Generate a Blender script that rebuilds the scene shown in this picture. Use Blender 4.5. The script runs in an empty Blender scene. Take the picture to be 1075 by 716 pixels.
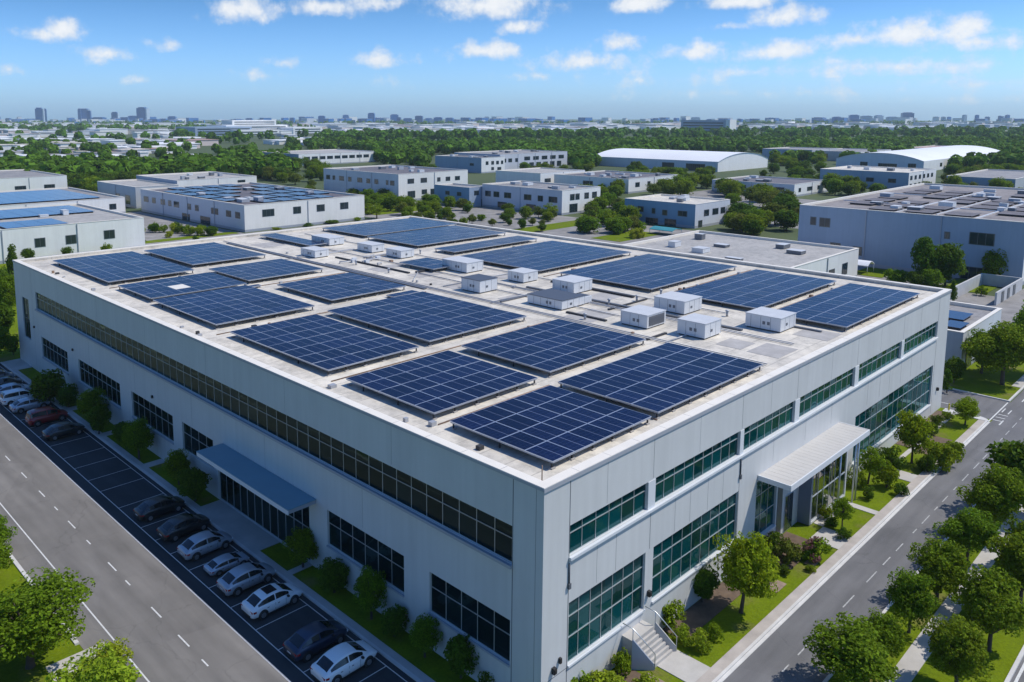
import bpy, bmesh, math, random
from mathutils import Vector, Matrix
R = random.Random(7)
sc = bpy.context.scene
col = sc.collection
# ------------------------------------------------------------------ camera model (used to survey the photo: pixel -> point on the ground)
F, YAW, PITCH = 845.341, 0.810751, 0.140372
CAM = Vector((-29.4934, -24.2492, 31.5301))
PX, PY = 472.917, 241.240
W, D, H = 67.34, 88.5, 13.2
ZR = 12.8                                    # roof deck
_f = Vector((math.cos(YAW)*math.cos(PITCH), math.sin(YAW)*math.cos(PITCH), -math.sin(PITCH)))
_r = Vector((math.sin(YAW), -math.cos(YAW), 0)); _u = _r.cross(_f)
def G(px, py, z=0.0):
    d = _f + _r*((px-PX)/F) - _u*((py-PY)/F)
    return CAM + d*((z-CAM.z)/d.z)
def depth(p): return (Vector(p)-CAM).dot(_f)
def PYX(p):
    d = Vector(p)-CAM; zc = d.dot(_f)
    return PX+F*d.dot(_r)/zc, PY-F*d.dot(_u)/zc
# ------------------------------------------------------------------ materials
M = {}
def mat(name, base, rough=.6, metal=0.0, var=0.0, vscale=1.0, spec=None, bump=0.0, bscale=20, coat=0.0, var2=None, island=0.0, objrand=0.0):
    m = bpy.data.materials.new(name); m.use_nodes = True
    nt = m.node_tree; b = nt.nodes['Principled BSDF']
    b.inputs['Roughness'].default_value = rough; b.inputs['Metallic'].default_value = metal
    if spec is not None: b.inputs['Specular IOR Level'].default_value = spec
    if coat: b.inputs['Coat Weight'].default_value = coat; b.inputs['Coat Roughness'].default_value = .04
    c = (*base, 1); out = None
    N = nt.nodes.new; L = nt.links.new
    if var:
        tc = N('ShaderNodeTexCoord'); n = N('ShaderNodeTexNoise'); n.inputs['Scale'].default_value = vscale
        n.inputs['Detail'].default_value = 8; n.inputs['Roughness'].default_value = .65
        L(tc.outputs['Object'], n.inputs['Vector'])
        mp = N('ShaderNodeMapRange'); mp.inputs[1].default_value = .3; mp.inputs[2].default_value = .7
        L(n.outputs['Fac'], mp.inputs[0])
        mx = N('ShaderNodeMix'); mx.data_type = 'RGBA'
        lo = var2 or tuple(x*(1-var) for x in base)
        mx.inputs[6].default_value = (*lo, 1); mx.inputs[7].default_value = c
        L(mp.outputs[0], mx.inputs[0]); out = mx.outputs[2]
    if island or objrand:
        hs = N('ShaderNodeHueSaturation'); hs.inputs['Color'].default_value = c
        if out: L(out, hs.inputs['Color'])
        if island:
            g = N('ShaderNodeNewGeometry'); src = g.outputs['Random Per Island']; amt = island
        else:
            g = N('ShaderNodeObjectInfo'); src = g.outputs['Random']; amt = objrand
        mr = N('ShaderNodeMapRange'); mr.inputs[3].default_value = 1-amt; mr.inputs[4].default_value = 1+amt
        L(src, mr.inputs[0]); L(mr.outputs[0], hs.inputs['Value']); out = hs.outputs['Color']
    if out: L(out, b.inputs['Base Color'])
    else: b.inputs['Base Color'].default_value = c
    if bump:
        tc = N('ShaderNodeTexCoord'); n = N('ShaderNodeTexNoise'); n.inputs['Scale'].default_value = bscale; n.inputs['Detail'].default_value = 6
        bp = N('ShaderNodeBump'); bp.inputs['Strength'].default_value = bump; bp.inputs['Distance'].default_value = .05
        L(tc.outputs['Object'], n.inputs['Vector']); L(n.outputs['Fac'], bp.inputs['Height']); L(bp.outputs[0], b.inputs['Normal'])
    M[name] = m
    return m
def leafmat(name, base, amt=.35, transl=.3):
    m = mat(name, base, .6, island=amt, spec=.06)
    nt = m.node_tree; b = nt.nodes['Principled BSDF']; N = nt.nodes.new; L = nt.links.new
    hs = [n for n in nt.nodes if n.type == 'HUE_SAT'][0]
    oi = N('ShaderNodeObjectInfo'); mr = N('ShaderNodeMapRange'); mr.inputs[3].default_value = .488; mr.inputs[4].default_value = .518
    L(oi.outputs['Random'], mr.inputs[0]); L(mr.outputs[0], hs.inputs['Hue'])
    t = N('ShaderNodeBsdfTranslucent'); hs2 = N('ShaderNodeHueSaturation'); hs2.inputs['Value'].default_value = 1.3; hs2.inputs['Hue'].default_value = .485
    L(hs.outputs['Color'], hs2.inputs['Color']); L(hs2.outputs['Color'], t.inputs['Color'])
    mx = N('ShaderNodeMixShader'); mx.inputs[0].default_value = transl
    L(b.outputs[0], mx.inputs[1]); L(t.outputs[0], mx.inputs[2])
    L(mx.outputs[0], nt.nodes['Material Output'].inputs['Surface'])
    return m
leafmat('leaf_mid', (.145, .225, .012), .42, .4); leafmat('leaf_dark', (.085, .150, .012), .4, .34); leafmat('leaf_lime', (.28, .345, .022), .4, .4); leafmat('leaf_bright', (.215, .305, .012), .42, .4)
leafmat('leaf_olive', (.14, .17, .022), .4); leafmat('leaf_shrub', (.18, .26, .012), .42, .36); leafmat('leaf_flower', (.22, .10, .10))
leafmat('leaf_far', (.095, .175, .012), .5)
mat('bark', (.10, .075, .055), .9, var=.4, vscale=6)
mat('soil', (.16, .11, .075), .95, var=.5, vscale=1.5)
mat('mulch', (.33, .24, .18), .95, var=.45, vscale=4)
def facade_mat(name, base, cell):
    m = mat(name, base, .5, var=.07, vscale=.35, spec=.35)
    nt = m.node_tree; b = nt.nodes['Principled BSDF']; N = nt.nodes.new; L = nt.links.new
    tc = N('ShaderNodeTexCoord'); sp = N('ShaderNodeSeparateXYZ'); L(tc.outputs['Object'], sp.inputs[0])
    ad = N('ShaderNodeMath'); ad.operation = 'ADD'; L(sp.outputs[0], ad.inputs[0]); L(sp.outputs[1], ad.inputs[1])
    dv = N('ShaderNodeMath'); dv.operation = 'DIVIDE'; dv.inputs[1].default_value = cell; L(ad.outputs[0], dv.inputs[0])
    fl = N('ShaderNodeMath'); fl.operation = 'FLOOR'; L(dv.outputs[0], fl.inputs[0])
    wn = N('ShaderNodeTexWhiteNoise'); wn.noise_dimensions = '1D'; L(fl.outputs[0], wn.inputs['W'])
    mr = N('ShaderNodeMapRange'); mr.inputs[3].default_value = .975; mr.inputs[4].default_value = 1.015; L(wn.outputs['Value'], mr.inputs[0])
    # rain streaks: noise stretched vertically
    mpn = N('ShaderNodeMapping'); mpn.inputs['Scale'].default_value = (2.2, 2.2, .12); L(tc.outputs['Object'], mpn.inputs[0])
    ns = N('ShaderNodeTexNoise'); ns.inputs['Scale'].default_value = 1.0; ns.inputs['Detail'].default_value = 5; L(mpn.outputs[0], ns.inputs['Vector'])
    mr2 = N('ShaderNodeMapRange'); mr2.inputs[1].default_value = .35; mr2.inputs[2].default_value = .7; mr2.inputs[3].default_value = .95; mr2.inputs[4].default_value = 1.015
    L(ns.outputs['Fac'], mr2.inputs[0])
    mu = N('ShaderNodeMath'); mu.operation = 'MULTIPLY'; L(mr.outputs[0], mu.inputs[0]); L(mr2.outputs[0], mu.inputs[1])
    hs = N('ShaderNodeHueSaturation'); mix = [n for n in nt.nodes if n.type == 'MIX'][0]
    L(mix.outputs[2], hs.inputs['Color']); L(mu.outputs[0], hs.inputs['Value']); L(hs.outputs['Color'], b.inputs['Base Color'])
    return m
facade_mat('facade', (.595, .60, .59), 2.42)
mat('joint', (.10, .11, .125), .8)
mat('trim_light', (.66, .68, .70), .4, var=.05, vscale=.5)
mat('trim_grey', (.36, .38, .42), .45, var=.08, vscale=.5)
mat('alu', (.55, .58, .60), .35, .6)
mat('frame_dark', (.12, .135, .15), .4, .4)
mat('plinth', (.50, .50, .50), .8, var=.15, vscale=.8)
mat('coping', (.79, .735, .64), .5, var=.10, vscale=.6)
mat('door_panel', (.17, .20, .26), .45, var=.06, vscale=.5)
mat('canopy_roof', (.50, .48, .45), .5, var=.10, vscale=.9)
mat('canopy_blue', (.13, .27, .34), .4, var=.1, vscale=.7)
mat('room', (.42, .44, .45), .9); mat('room_floor', (.34, .35, .34), .8); mat('blind', (.16, .46, .47), .8, objrand=.35)
def roofmat(name, base, lo, seam):
    m = mat(name, base, .7, var=.2, vscale=.2, var2=lo, bump=.1, bscale=3)
    nt = m.node_tree; b = nt.nodes['Principled BSDF']; N = nt.nodes.new; L = nt.links.new
    br = N('ShaderNodeTexBrick'); br.offset = .5; br.inputs['Scale'].default_value = 1.0
    br.inputs['Brick Width'].default_value = 9.0; br.inputs['Row Height'].default_value = 1.9; br.inputs['Mortar Size'].default_value = .035
    br.inputs['Color1'].default_value = (1, 1, 1, 1); br.inputs['Color2'].default_value = (.93, .93, .93, 1); br.inputs['Mortar'].default_value = (seam, seam, seam, 1)
    tc = N('ShaderNodeTexCoord'); L(tc.outputs['Object'], br.inputs['Vector'])
    n2 = N('ShaderNodeTexNoise'); n2.inputs['Scale'].default_value = .9; n2.inputs['Detail'].default_value = 9; n2.inputs['Roughness'].default_value = .75
    L(tc.outputs['Object'], n2.inputs['Vector'])
    mr = N('ShaderNodeMapRange'); mr.inputs[1].default_value = .34; mr.inputs[2].default_value = .56; mr.inputs[3].default_value = .66; mr.inputs[4].default_value = 1.0
    L(n2.outputs['Fac'], mr.inputs[0])
    mx = N('ShaderNodeMix'); mx.data_type = 'RGBA'; mx.blend_type = 'MULTIPLY'; mx.inputs[0].default_value = 1
    mix = [n for n in nt.nodes if n.type == 'MIX' and n != mx][0]
    L(mix.outputs[2], mx.inputs[6]); L(br.outputs['Color'], mx.inputs[7])
    mx2 = N('ShaderNodeMix'); mx2.data_type = 'RGBA'; mx2.blend_type = 'MULTIPLY'; mx2.inputs[0].default_value = 1
    L(mx.outputs[2], mx2.inputs[6]); L(mr.outputs[0], mx2.inputs[7]); L(mx2.outputs[2], b.inputs['Base Color'])
    return m
roofmat('roof_white', (.78, .715, .60), (.50, .465, .41), .66)
roofmat('roof_grey', (.36, .34, .32), (.22, .21, .21), .75)
roofmat('roof_pale', (.47, .445, .41), (.36, .345, .32), .75)
roofmat('roof_brown', (.34, .30, .275), (.20, .175, .165), .75)
roofmat('roof_dark', (.20, .18, .185), (.11, .10, .11), .7)
mat('roof_mat', (.44, .42, .40), .85, var=.3, vscale=.8)
mat('conduit', (.40, .41, .43), .5, .3); mat('rust', (.34, .22, .15), .8, var=.4, vscale=3); mat('rubber', (.035, .035, .038), .7)
mat('hvac', (.68, .69, .70), .45, .15, var=.08, vscale=1.2, objrand=.0); mat('hvac_top', (.56, .57, .58), .5, .0, var=.12, vscale=1.0)
mat('hvac_dark', (.07, .08, .10), .5); mat('louvre', (.16, .17, .19), .5, .4)
mat('panel_frame', (.62, .64, .68), .35, .7); mat('panel_back', (.05, .055, .06), .6)
# --- photovoltaic cells
def pvmat():
    m = mat('pv_cell', (.007, .012, .055), .12, spec=.10, objrand=.28)
    nt = m.node_tree; b = nt.nodes['Principled BSDF']; N = nt.nodes.new; L = nt.links.new
    hs = [n for n in nt.nodes if n.type == 'HUE_SAT'][0]
    tc = N('ShaderNodeTexCoord'); br = N('ShaderNodeTexBrick'); br.offset = 0
    br.inputs['Scale'].default_value = 1; br.inputs['Brick Width'].default_value = .325; br.inputs['Row Height'].default_value = .163; br.inputs['Mortar Size'].default_value = .007
    br.inputs['Color1'].default_value = (.0035, .007, .030, 1); br.inputs['Color2'].default_value = (.005, .010, .041, 1); br.inputs['Mortar'].default_value = (.016, .024, .06, 1)
    L(tc.outputs['Object'], br.inputs['Vector'])
    sx = N('ShaderNodeSeparateXYZ'); L(tc.outputs['Object'], sx.inputs[0]); ab = N('ShaderNodeMath'); ab.operation = 'ABSOLUTE'; L(sx.outputs[0], ab.inputs[0])
    lt = N('ShaderNodeMath'); lt.operation = 'LESS_THAN'; lt.inputs[1].default_value = .008; L(ab.outputs[0], lt.inputs[0])
    ml = N('ShaderNodeMix'); ml.data_type = 'RGBA'; ml.inputs[7].default_value = (.16, .19, .27, 1); L(lt.outputs[0], ml.inputs[0]); L(br.outputs['Color'], ml.inputs[6]); L(ml.outputs[2], hs.inputs['Color'])
    n = N('ShaderNodeTexNoise'); n.inputs['Scale'].default_value = 2.3; n.inputs['Detail'].default_value = 5
    L(tc.outputs['Object'], n.inputs['Vector']); mr = N('ShaderNodeMapRange'); mr.inputs[3].default_value = .08; mr.inputs[4].default_value = .26
    L(n.outputs['Fac'], mr.inputs[0]); L(mr.outputs[0], b.inputs['Roughness'])
    return m
pvmat()
# --- window glass: tinted, reflecting, one can see in
def glass(name, tint, refl, base_fac, gloss=(1, 1, 1), body=(.01,.03,.03), bf=.3, ior=1.5):
    m = bpy.data.materials.new(name); m.use_nodes = True; nt = m.node_tree; nt.nodes.remove(nt.nodes['Principled BSDF'])
    N = nt.nodes.new; L = nt.links.new
    t = N('ShaderNodeBsdfTransparent'); t.inputs[0].default_value = (*tint, 1)
    g = N('ShaderNodeBsdfGlossy'); g.inputs['Roughness'].default_value = refl; g.inputs['Color'].default_value = (*gloss, 1)
    fr = N('ShaderNodeFresnel'); fr.inputs['IOR'].default_value = ior
    tc = N('ShaderNodeTexCoord'); n = N('ShaderNodeTexNoise'); n.inputs['Scale'].default_value = .9; L(tc.outputs['Object'], n.inputs['Vector'])
    bp = N('ShaderNodeBump'); bp.inputs['Strength'].default_value = .06; bp.inputs['Distance'].default_value = .05
    L(n.outputs['Fac'], bp.inputs['Height']); L(bp.outputs[0], g.inputs['Normal'])
    mr = N('ShaderNodeMapRange'); mr.inputs[3].default_value = base_fac; mr.inputs[4].default_value = 1.0
    L(fr.outputs[0], mr.inputs[0])
    df = N('ShaderNodeBsdfDiffuse'); df.inputs[0].default_value = (*body, 1); mb_ = N('ShaderNodeMixShader'); gi = N('ShaderNodeNewGeometry'); mi_ = N('ShaderNodeMapRange'); mi_.inputs[3].default_value = bf*.45; mi_.inputs[4].default_value = bf*1.35; L(gi.outputs['Random Per Island'], mi_.inputs[0]); L(mi_.outputs[0], mb_.inputs[0]); L(t.outputs[0], mb_.inputs[1]); L(df.outputs[0], mb_.inputs[2])
    mx = N('ShaderNodeMixShader'); L(mr.outputs[0], mx.inputs[0]); L(mb_.outputs[0], mx.inputs[1]); L(g.outputs[0], mx.inputs[2])
    L(mx.outputs[0], nt.nodes['Material Output'].inputs['Surface'])
    M[name] = m
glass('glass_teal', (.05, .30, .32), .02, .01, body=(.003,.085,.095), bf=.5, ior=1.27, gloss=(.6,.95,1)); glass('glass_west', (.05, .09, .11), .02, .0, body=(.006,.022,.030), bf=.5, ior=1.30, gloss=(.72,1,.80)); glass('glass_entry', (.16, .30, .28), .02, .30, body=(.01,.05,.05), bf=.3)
mat('glass_far', (.018, .032, .042), .08, spec=.8)
# --- ground
mat('grass', (.155, .205, .006), .95, spec=.08, var=.4, vscale=.55, var2=(.10, .15, .006), bump=.35, bscale=9)
def lawnfix(m):
    nt = m.node_tree; b = nt.nodes['Principled BSDF']; N = nt.nodes.new; L = nt.links.new
    mix = [n for n in nt.nodes if n.type == 'MIX'][0]
    tc = N('ShaderNodeTexCoord'); n = N('ShaderNodeTexNoise'); n.inputs['Scale'].default_value = 7; n.inputs['Detail'].default_value = 8; n.inputs['Roughness'].default_value = .8
    L(tc.outputs['Object'], n.inputs['Vector']); mr = N('ShaderNodeMapRange'); mr.inputs[1].default_value = .3; mr.inputs[2].default_value = .7; mr.inputs[3].default_value = .62; mr.inputs[4].default_value = 1.25
    L(n.outputs['Fac'], mr.inputs[0])
    n3 = N('ShaderNodeTexNoise'); n3.inputs['Scale'].default_value = .35; n3.inputs['Detail'].default_value = 4; L(tc.outputs['Object'], n3.inputs['Vector'])
    m3 = N('ShaderNodeMapRange'); m3.inputs[1].default_value = .56; m3.inputs[2].default_value = .72; L(n3.outputs['Fac'], m3.inputs[0])
    dry = N('ShaderNodeMix'); dry.data_type = 'RGBA'; dry.inputs[7].default_value = (.17, .155, .05, 1); L(m3.outputs[0], dry.inputs[0]); L(mix.outputs[2], dry.inputs[6])
    hs = N('ShaderNodeHueSaturation'); L(dry.outputs[2], hs.inputs['Color']); L(mr.outputs[0], hs.inputs['Value']); L(hs.outputs['Color'], b.inputs['Base Color'])
lawnfix(M['grass'])
mat('ground_far', (.075, .10, .03), .95, var=.5, vscale=.02, var2=(.04, .065, .018))
def asphalt(name, base, lo, streak=(1, .12, 1)):
    m = mat(name, base, .85, var=.3, vscale=.22, var2=lo, bump=.25, bscale=60, spec=.3)
    nt = m.node_tree; b = nt.nodes['Principled BSDF']; N = nt.nodes.new; L = nt.links.new
    mix = [n for n in nt.nodes if n.type == 'MIX'][0]
    tc = N('ShaderNodeTexCoord'); mp = N('ShaderNodeMapping'); mp.inputs['Scale'].default_value = streak; L(tc.outputs['Object'], mp.inputs[0])
    n = N('ShaderNodeTexNoise'); n.inputs['Scale'].default_value = 1.1; n.inputs['Detail'].default_value = 6; L(mp.outputs[0], n.inputs['Vector'])
    mr = N('ShaderNodeMapRange'); mr.inputs[1].default_value = .3; mr.inputs[2].default_value = .7; mr.inputs[3].default_value = .80; mr.inputs[4].default_value = 1.13
    L(n.outputs['Fac'], mr.inputs[0])
    n2 = N('ShaderNodeTexNoise'); n2.inputs['Scale'].default_value = 25; n2.inputs['Detail'].default_value = 3; L(tc.outputs['Object'], n2.inputs['Vector'])
    mr2 = N('ShaderNodeMapRange'); mr2.inputs[1].default_value = .3; mr2.inputs[2].default_value = .7; mr2.inputs[3].default_value = .9; mr2.inputs[4].default_value = 1.1
    L(n2.outputs['Fac'], mr2.inputs[0]); mu = N('ShaderNodeMath'); mu.operation = 'MULTIPLY'; L(mr.outputs[0], mu.inputs[0]); L(mr2.outputs[0], mu.inputs[1])
    dn = N('ShaderNodeTexNoise'); dn.inputs['Scale'].default_value = .8; dn.inputs['Detail'].default_value = 5; L(tc.outputs['Object'], dn.inputs['Vector'])
    dm = N('ShaderNodeVectorMath'); dm.operation = 'MULTIPLY_ADD'; dm.inputs[1].default_value = (1.6,1.6,0); L(dn.outputs['Color'], dm.inputs[0]); L(tc.outputs['Object'], dm.inputs[2])
    vo = N('ShaderNodeTexVoronoi'); vo.feature = 'DISTANCE_TO_EDGE'; vo.inputs['Scale'].default_value = .16; L(dm.outputs[0], vo.inputs['Vector'])
    ck = N('ShaderNodeMapRange'); ck.inputs[1].default_value = .002; ck.inputs[2].default_value = .006; ck.inputs[3].default_value = .86; ck.inputs[4].default_value = 1; L(vo.outputs['Distance'], ck.inputs[0])
    vp = N('ShaderNodeTexVoronoi'); vp.inputs['Scale'].default_value = .13; L(tc.outputs['Object'], vp.inputs['Vector'])
    sp_ = N('ShaderNodeSeparateColor'); L(vp.outputs['Color'], sp_.inputs[0]); pt = N('ShaderNodeMapRange'); pt.inputs[3].default_value = .93; pt.inputs[4].default_value = 1.05; L(sp_.outputs[0], pt.inputs[0])
    m2 = N('ShaderNodeMath'); m2.operation = 'MULTIPLY'; L(mu.outputs[0], m2.inputs[0]); L(ck.outputs[0], m2.inputs[1]); m3 = N('ShaderNodeMath'); m3.operation = 'MULTIPLY'; L(m2.outputs[0], m3.inputs[0]); L(pt.outputs[0], m3.inputs[1]); mu = m3
    hs = N('ShaderNodeHueSaturation'); L(mix.outputs[2], hs.inputs['Color']); L(mu.outputs[0], hs.inputs['Value']); L(hs.outputs['Color'], b.inputs['Base Color'])
asphalt('asphalt_west', (.200, .188, .175), (.160, .152, .142)); asphalt('asphalt_south', (.165, .162, .165), (.130, .129, .133), (.12, 1, 1))
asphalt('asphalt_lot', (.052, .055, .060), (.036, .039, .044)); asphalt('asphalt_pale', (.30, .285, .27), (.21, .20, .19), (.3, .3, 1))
mat('concrete', (.50, .475, .44), .85, var=.25, vscale=.5, bump=.1, bscale=12); mat('concrete_warm', (.47, .42, .375), .85, var=.3, vscale=.7, bump=.1, bscale=12)
mat('kerb', (.60, .585, .56), .8, var=.2, vscale=.8); mat('paint', (.70, .70, .68), .6, var=.3, vscale=5); mat('paint_worn', (.52, .52, .51), .7, var=.55, vscale=4)
# --- cars
def carpaint(n, c, metal=.35): mat(n, c, .32, metal, coat=.7)
carpaint('car_black', (.012, .013, .016), .0); carpaint('car_navy', (.02, .035, .075)); carpaint('car_silver', (.40, .42, .46)); carpaint('car_white', (.78, .78, .78), 0.0)
carpaint('car_red', (.22, .012, .016), .1); carpaint('car_grey', (.20, .21, .23)); carpaint('car_pale', (.42, .46, .52))
mat('car_glass', (.010, .013, .017), .04, spec=.7); mat('tyre', (.02, .02, .021), .8); mat('rim', (.40, .41, .43), .3, .8)
mat('red_lamp', (.35, .012, .012), .2, coat=.5); mat('clear_lamp', (.7, .72, .75), .12, coat=.5); mat('black_trim', (.015, .015, .016), .6); mat('plate', (.65, .66, .66), .5)
# --- other buildings
for n, c in dict(white=(.82, .815, .79), cream=(.80, .78, .73), bluegrey=(.31, .39, .49), blue=(.16, .30, .43), pale=(.62, .65, .70), grey=(.46, .48, .50), lilac=(.58, .60, .65), steel=(.30, .38, .48)).items():
    facade_mat('wall_'+n, c, 3.1)
mat('metal_roof', (.84, .83, .81), .45, var=.08, vscale=.05); mat('solar_dull', (.030, .045, .095), .2, spec=.6, var=.4, vscale=.3); mat('solar_bright', (.06, .13, .26), .18, spec=.7, var=.3, vscale=.2)
mat('teal_cloth', (.04, .26, .30), .6, var=.15, vscale=.5); mat('white_cloth', (.75, .76, .78), .7); mat('rust_roof', (.42, .27, .23), .8, var=.2, vscale=.1); mat('pink_wall', (.66, .55, .51), .8, var=.1, vscale=.1)
mat('tower_glass', (.02, .16, .48), .3, var=.25, vscale=.08); mat('tower_dark', (.01, .10, .34), .3, var=.3, vscale=.08); mat('tower_pale', (.40, .50, .60), .6, var=.2, vscale=.08)
mat('yellow', (.55, .45, .03), .6)
# ------------------------------------------------------------------ mesh building
class MB:
    def __init__(s): s.v = []; s.f = []; s.m = []; s.sm = []
    def face(s, pts, mi=0, smooth=False):
        n = len(s.v); s.v += [tuple(p) for p in pts]; s.f.append(tuple(range(n, n+len(pts)))); s.m.append(mi); s.sm.append(smooth)
    def box(s, x0, y0, z0, x1, y1, z1, mi=0, skip=''):
        n = len(s.v)
        s.v += [(x0,y0,z0),(x1,y0,z0),(x1,y1,z0),(x0,y1,z0),(x0,y0,z1),(x1,y0,z1),(x1,y1,z1),(x0,y1,z1)]
        fs = {'b':(3,2,1,0),'t':(4,5,6,7),'s':(0,1,5,4),'e':(1,2,6,5),'n':(2,3,7,6),'w':(3,0,4,7)}
        for k, q in fs.items():
            if k in skip: continue
            s.f.append(tuple(n+i for i in q)); s.m.append(mi); s.sm.append(False)
    def tube(s, pts, rad, n=8, mi=0, cap=True):
        rings = []; pts = [Vector(p) for p in pts]
        rads = rad if isinstance(rad, (list, tuple)) else [rad]*len(pts)
        for i, p in enumerate(pts):
            d = (pts[min(i+1, len(pts)-1)]-pts[max(i-1, 0)]).normalized()
            a = d.orthogonal().normalized(); b = d.cross(a)
            st = len(s.v)
            for k in range(n):
                t = 2*math.pi*k/n; s.v.append(tuple(p+(a*math.cos(t)+b*math.sin(t))*rads[i]))
            rings.append(st)
        for i in range(len(rings)-1):
            for k in range(n):
                s.f.append((rings[i]+k, rings[i]+(k+1)%n, rings[i+1]+(k+1)%n, rings[i+1]+k)); s.m.append(mi); s.sm.append(True)
        if cap:
            s.f.append(tuple(rings[0]+k for k in range(n-1,-1,-1))); s.m.append(mi); s.sm.append(False)
            s.f.append(tuple(rings[-1]+k for k in range(n))); s.m.append(mi); s.sm.append(False)
    def build(s, name, mats, parent=None, loc=None):
        me = bpy.data.meshes.new(name); me.from_pydata(s.v, [], s.f)
        if not isinstance(mats, (list, tuple)): mats = [mats]
        for m in mats: me.materials.append(M[m] if isinstance(m, str) else m)
        me.polygons.foreach_set('material_index', s.m); me.polygons.foreach_set('use_smooth', s.sm); me.update()
        o = bpy.data.objects.new(name, me); col.objects.link(o)
        if parent is not None: o.parent = parent
        if loc is not None: o.location = loc
        return o
def tag(o, label, cat, group=None):
    if len(label.split()) > 16: print('LONG', len(label.split()), label)
    o['label'] = label; o['category'] = cat
    if group: o['group'] = group
    return o
def thing(name, label, cat, loc=(0,0,0), rz=0, group=None):
    o = bpy.data.objects.new(name, None); col.objects.link(o); o.location = loc; o.rotation_euler = (0,0,rz); o.empty_display_size = .1
    return tag(o, label, cat, group)
def struct(name, mb, m): o = mb.build(name, m); o['kind'] = 'structure'; return o
KIDS = {}
def kids(o):
    return [c for c in KIDS.get(o.name, [])]
def copy_tree(o, parent=None):
    c = o.copy(); col.objects.link(c)
    if parent is not None: c.parent = parent
    for ch in o.children: copy_tree(ch, c)
    return c
def sheet(name, x0, y0, x1, y1, z, m, n=1):
    b = MB(); b.face([(x0,y0,z),(x1,y0,z),(x1,y1,z),(x0,y1,z)]); return struct(name, b, m)
def slabs(name, rects, z0, z1, m):
    b = MB()
    for r in rects: b.box(r[0], r[1], z0, r[2], r[3], z1, skip='b')
    return struct(name, b, m)
def wall_holes(mb, plane, u0, u1, z0, z1, holes, dep, mi=0, flip=1):
    """outer skin with real openings; plane ('y',v) faces -Y, plane ('x',v) faces -X; reveals go inwards by dep"""
    ax, v = plane
    def P(u, z, d=0): return (u, v+d, z) if ax == 'y' else (v+d, u, z)
    us = sorted({u0, u1, *[h[0] for h in holes], *[h[1] for h in holes]}); zs = sorted({z0, z1, *[h[2] for h in holes], *[h[3] for h in holes]})
    for i in range(len(us)-1):
        for j in range(len(zs)-1):
            cu, cz = (us[i]+us[i+1])/2, (zs[j]+zs[j+1])/2
            if any(h[0]<cu<h[1] and h[2]<cz<h[3] for h in holes): continue
            q = [P(us[i],zs[j]),P(us[i+1],zs[j]),P(us[i+1],zs[j+1]),P(us[i],zs[j+1])]
            mb.face(q if ax == 'y' else q[::-1], mi)
    for a, b, c, d in holes:
        for q in ([P(a,c),P(b,c),P(b,c,dep),P(a,c,dep)], [P(a,d,dep),P(b,d,dep),P(b,d),P(a,d)], [P(a,c),P(a,c,dep),P(a,d,dep),P(a,d)], [P(b,d),P(b,d,dep),P(b,c,dep),P(b,c)]):
            mb.face(q if ax == 'y' else q[::-1], mi)
WR = random.Random(99)
def window(parent, plane, a, b, z0, z1, cols, rows, dep, fm, gm, fw=.055, name='window', edge=None):
    """frame with mullions (part) and its pane (sub-part). cols: list of mullion positions, rows: list of transom heights"""
    ax, v = plane
    def bx(mb, u0, w0, u1, w1, d0, d1, mi=0):
        if ax == 'y': mb.box(u0, v+d0, w0, u1, v+d1, w1, mi)
        else: mb.box(v+d0, u0, w0, v+d1, u1, w1, mi)
    fw *= .8; f = MB(); e = edge or fw; d0, d1 = dep-.015, dep+.05
    bx(f, a, z0, a+e, z1, d0, d1); bx(f, b-e, z0, b, z1, d0, d1); bx(f, a+e, z0, b-e, z0+e, d0, d1); bx(f, a+e, z1-e, b-e, z1, d0, d1)
    for c in cols: bx(f, c-fw/2, z0+e, c+fw/2, z1-e, d0+.004, d1)
    for r in rows: bx(f, a+e, r-fw/2, b-e, r+fw/2, d0-.012, d1-.004)
    fo = f.build(name, fm, parent)
    g = MB(); d = dep+.02
    uu = [a+.01]+list(cols)+[b-.01]; zz = [z0+.01]+list(rows)+[z1-.01]
    for i in range(len(uu)-1):
        for j in range(len(zz)-1):
            q = [(uu[i]+.004, zz[j]+.004), (uu[i+1]-.004, zz[j]+.004), (uu[i+1]-.004, zz[j+1]-.004), (uu[i]+.004, zz[j+1]-.004)]
            t0, t1 = WR.gauss(0,.0035), WR.gauss(0,.003)
            off = (-t0-t1, t0-t1, t0+t1, -t0+t1)
            pts = [((u, v+d+o2, z) if ax == 'y' else (v+d+o2, u, z)) for (u, z), o2 in zip(q, off)]
            g.face(pts if ax == 'y' else pts[::-1])
    g.build('pane', gm, fo)
    return fo
# ================================================================== MAIN BUILDING
mb_root = thing('factory_building', 'large pale grey two-storey factory with solar arrays covering its flat white roof', 'factory building')
holesS = []; holesW = []
UP = [(2.16,9.45),(10.25,20.66),(21.22,29.25),(30.1,41.05),(41.95,52.6),(53.4,63.63)]
for a, b in UP: holesS.append((a, b, 8.68, 10.4))
LOWS = [(2.2,9.45,2.42,6.02),(10.3,20.85,2.52,6.02),(23.6,26.95,1.3,5.75),(42.0,63.3,1.42,5.72)]
holesS += LOWS; holesS.append((31.3, 37.8, .3, 5.6))
holesW.append((2.1, 80.2, 8.22, 10.36)); holesW.append((83.2, 85.85, 3.65, 8.85))
LOWW = [(2.18,8.58),(10.9,19.0),(42.85,52.0),(54.85,66.5),(69.95,79.1)]
for a, b in LOWW: holesW.append((a, b, 2.42, 4.98))
holesW.append((35.3, 41.0, 2.42, 4.98)); holesW.append((21.2, 34.6, .12, 4.6))
wl = MB()
wall_holes(wl, ('y', 0), 0, W, 0, H-.13, holesS, .2)
wall_holes(wl, ('x', 0), 0, D, 0, H-.13, holesW, .2)
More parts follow.
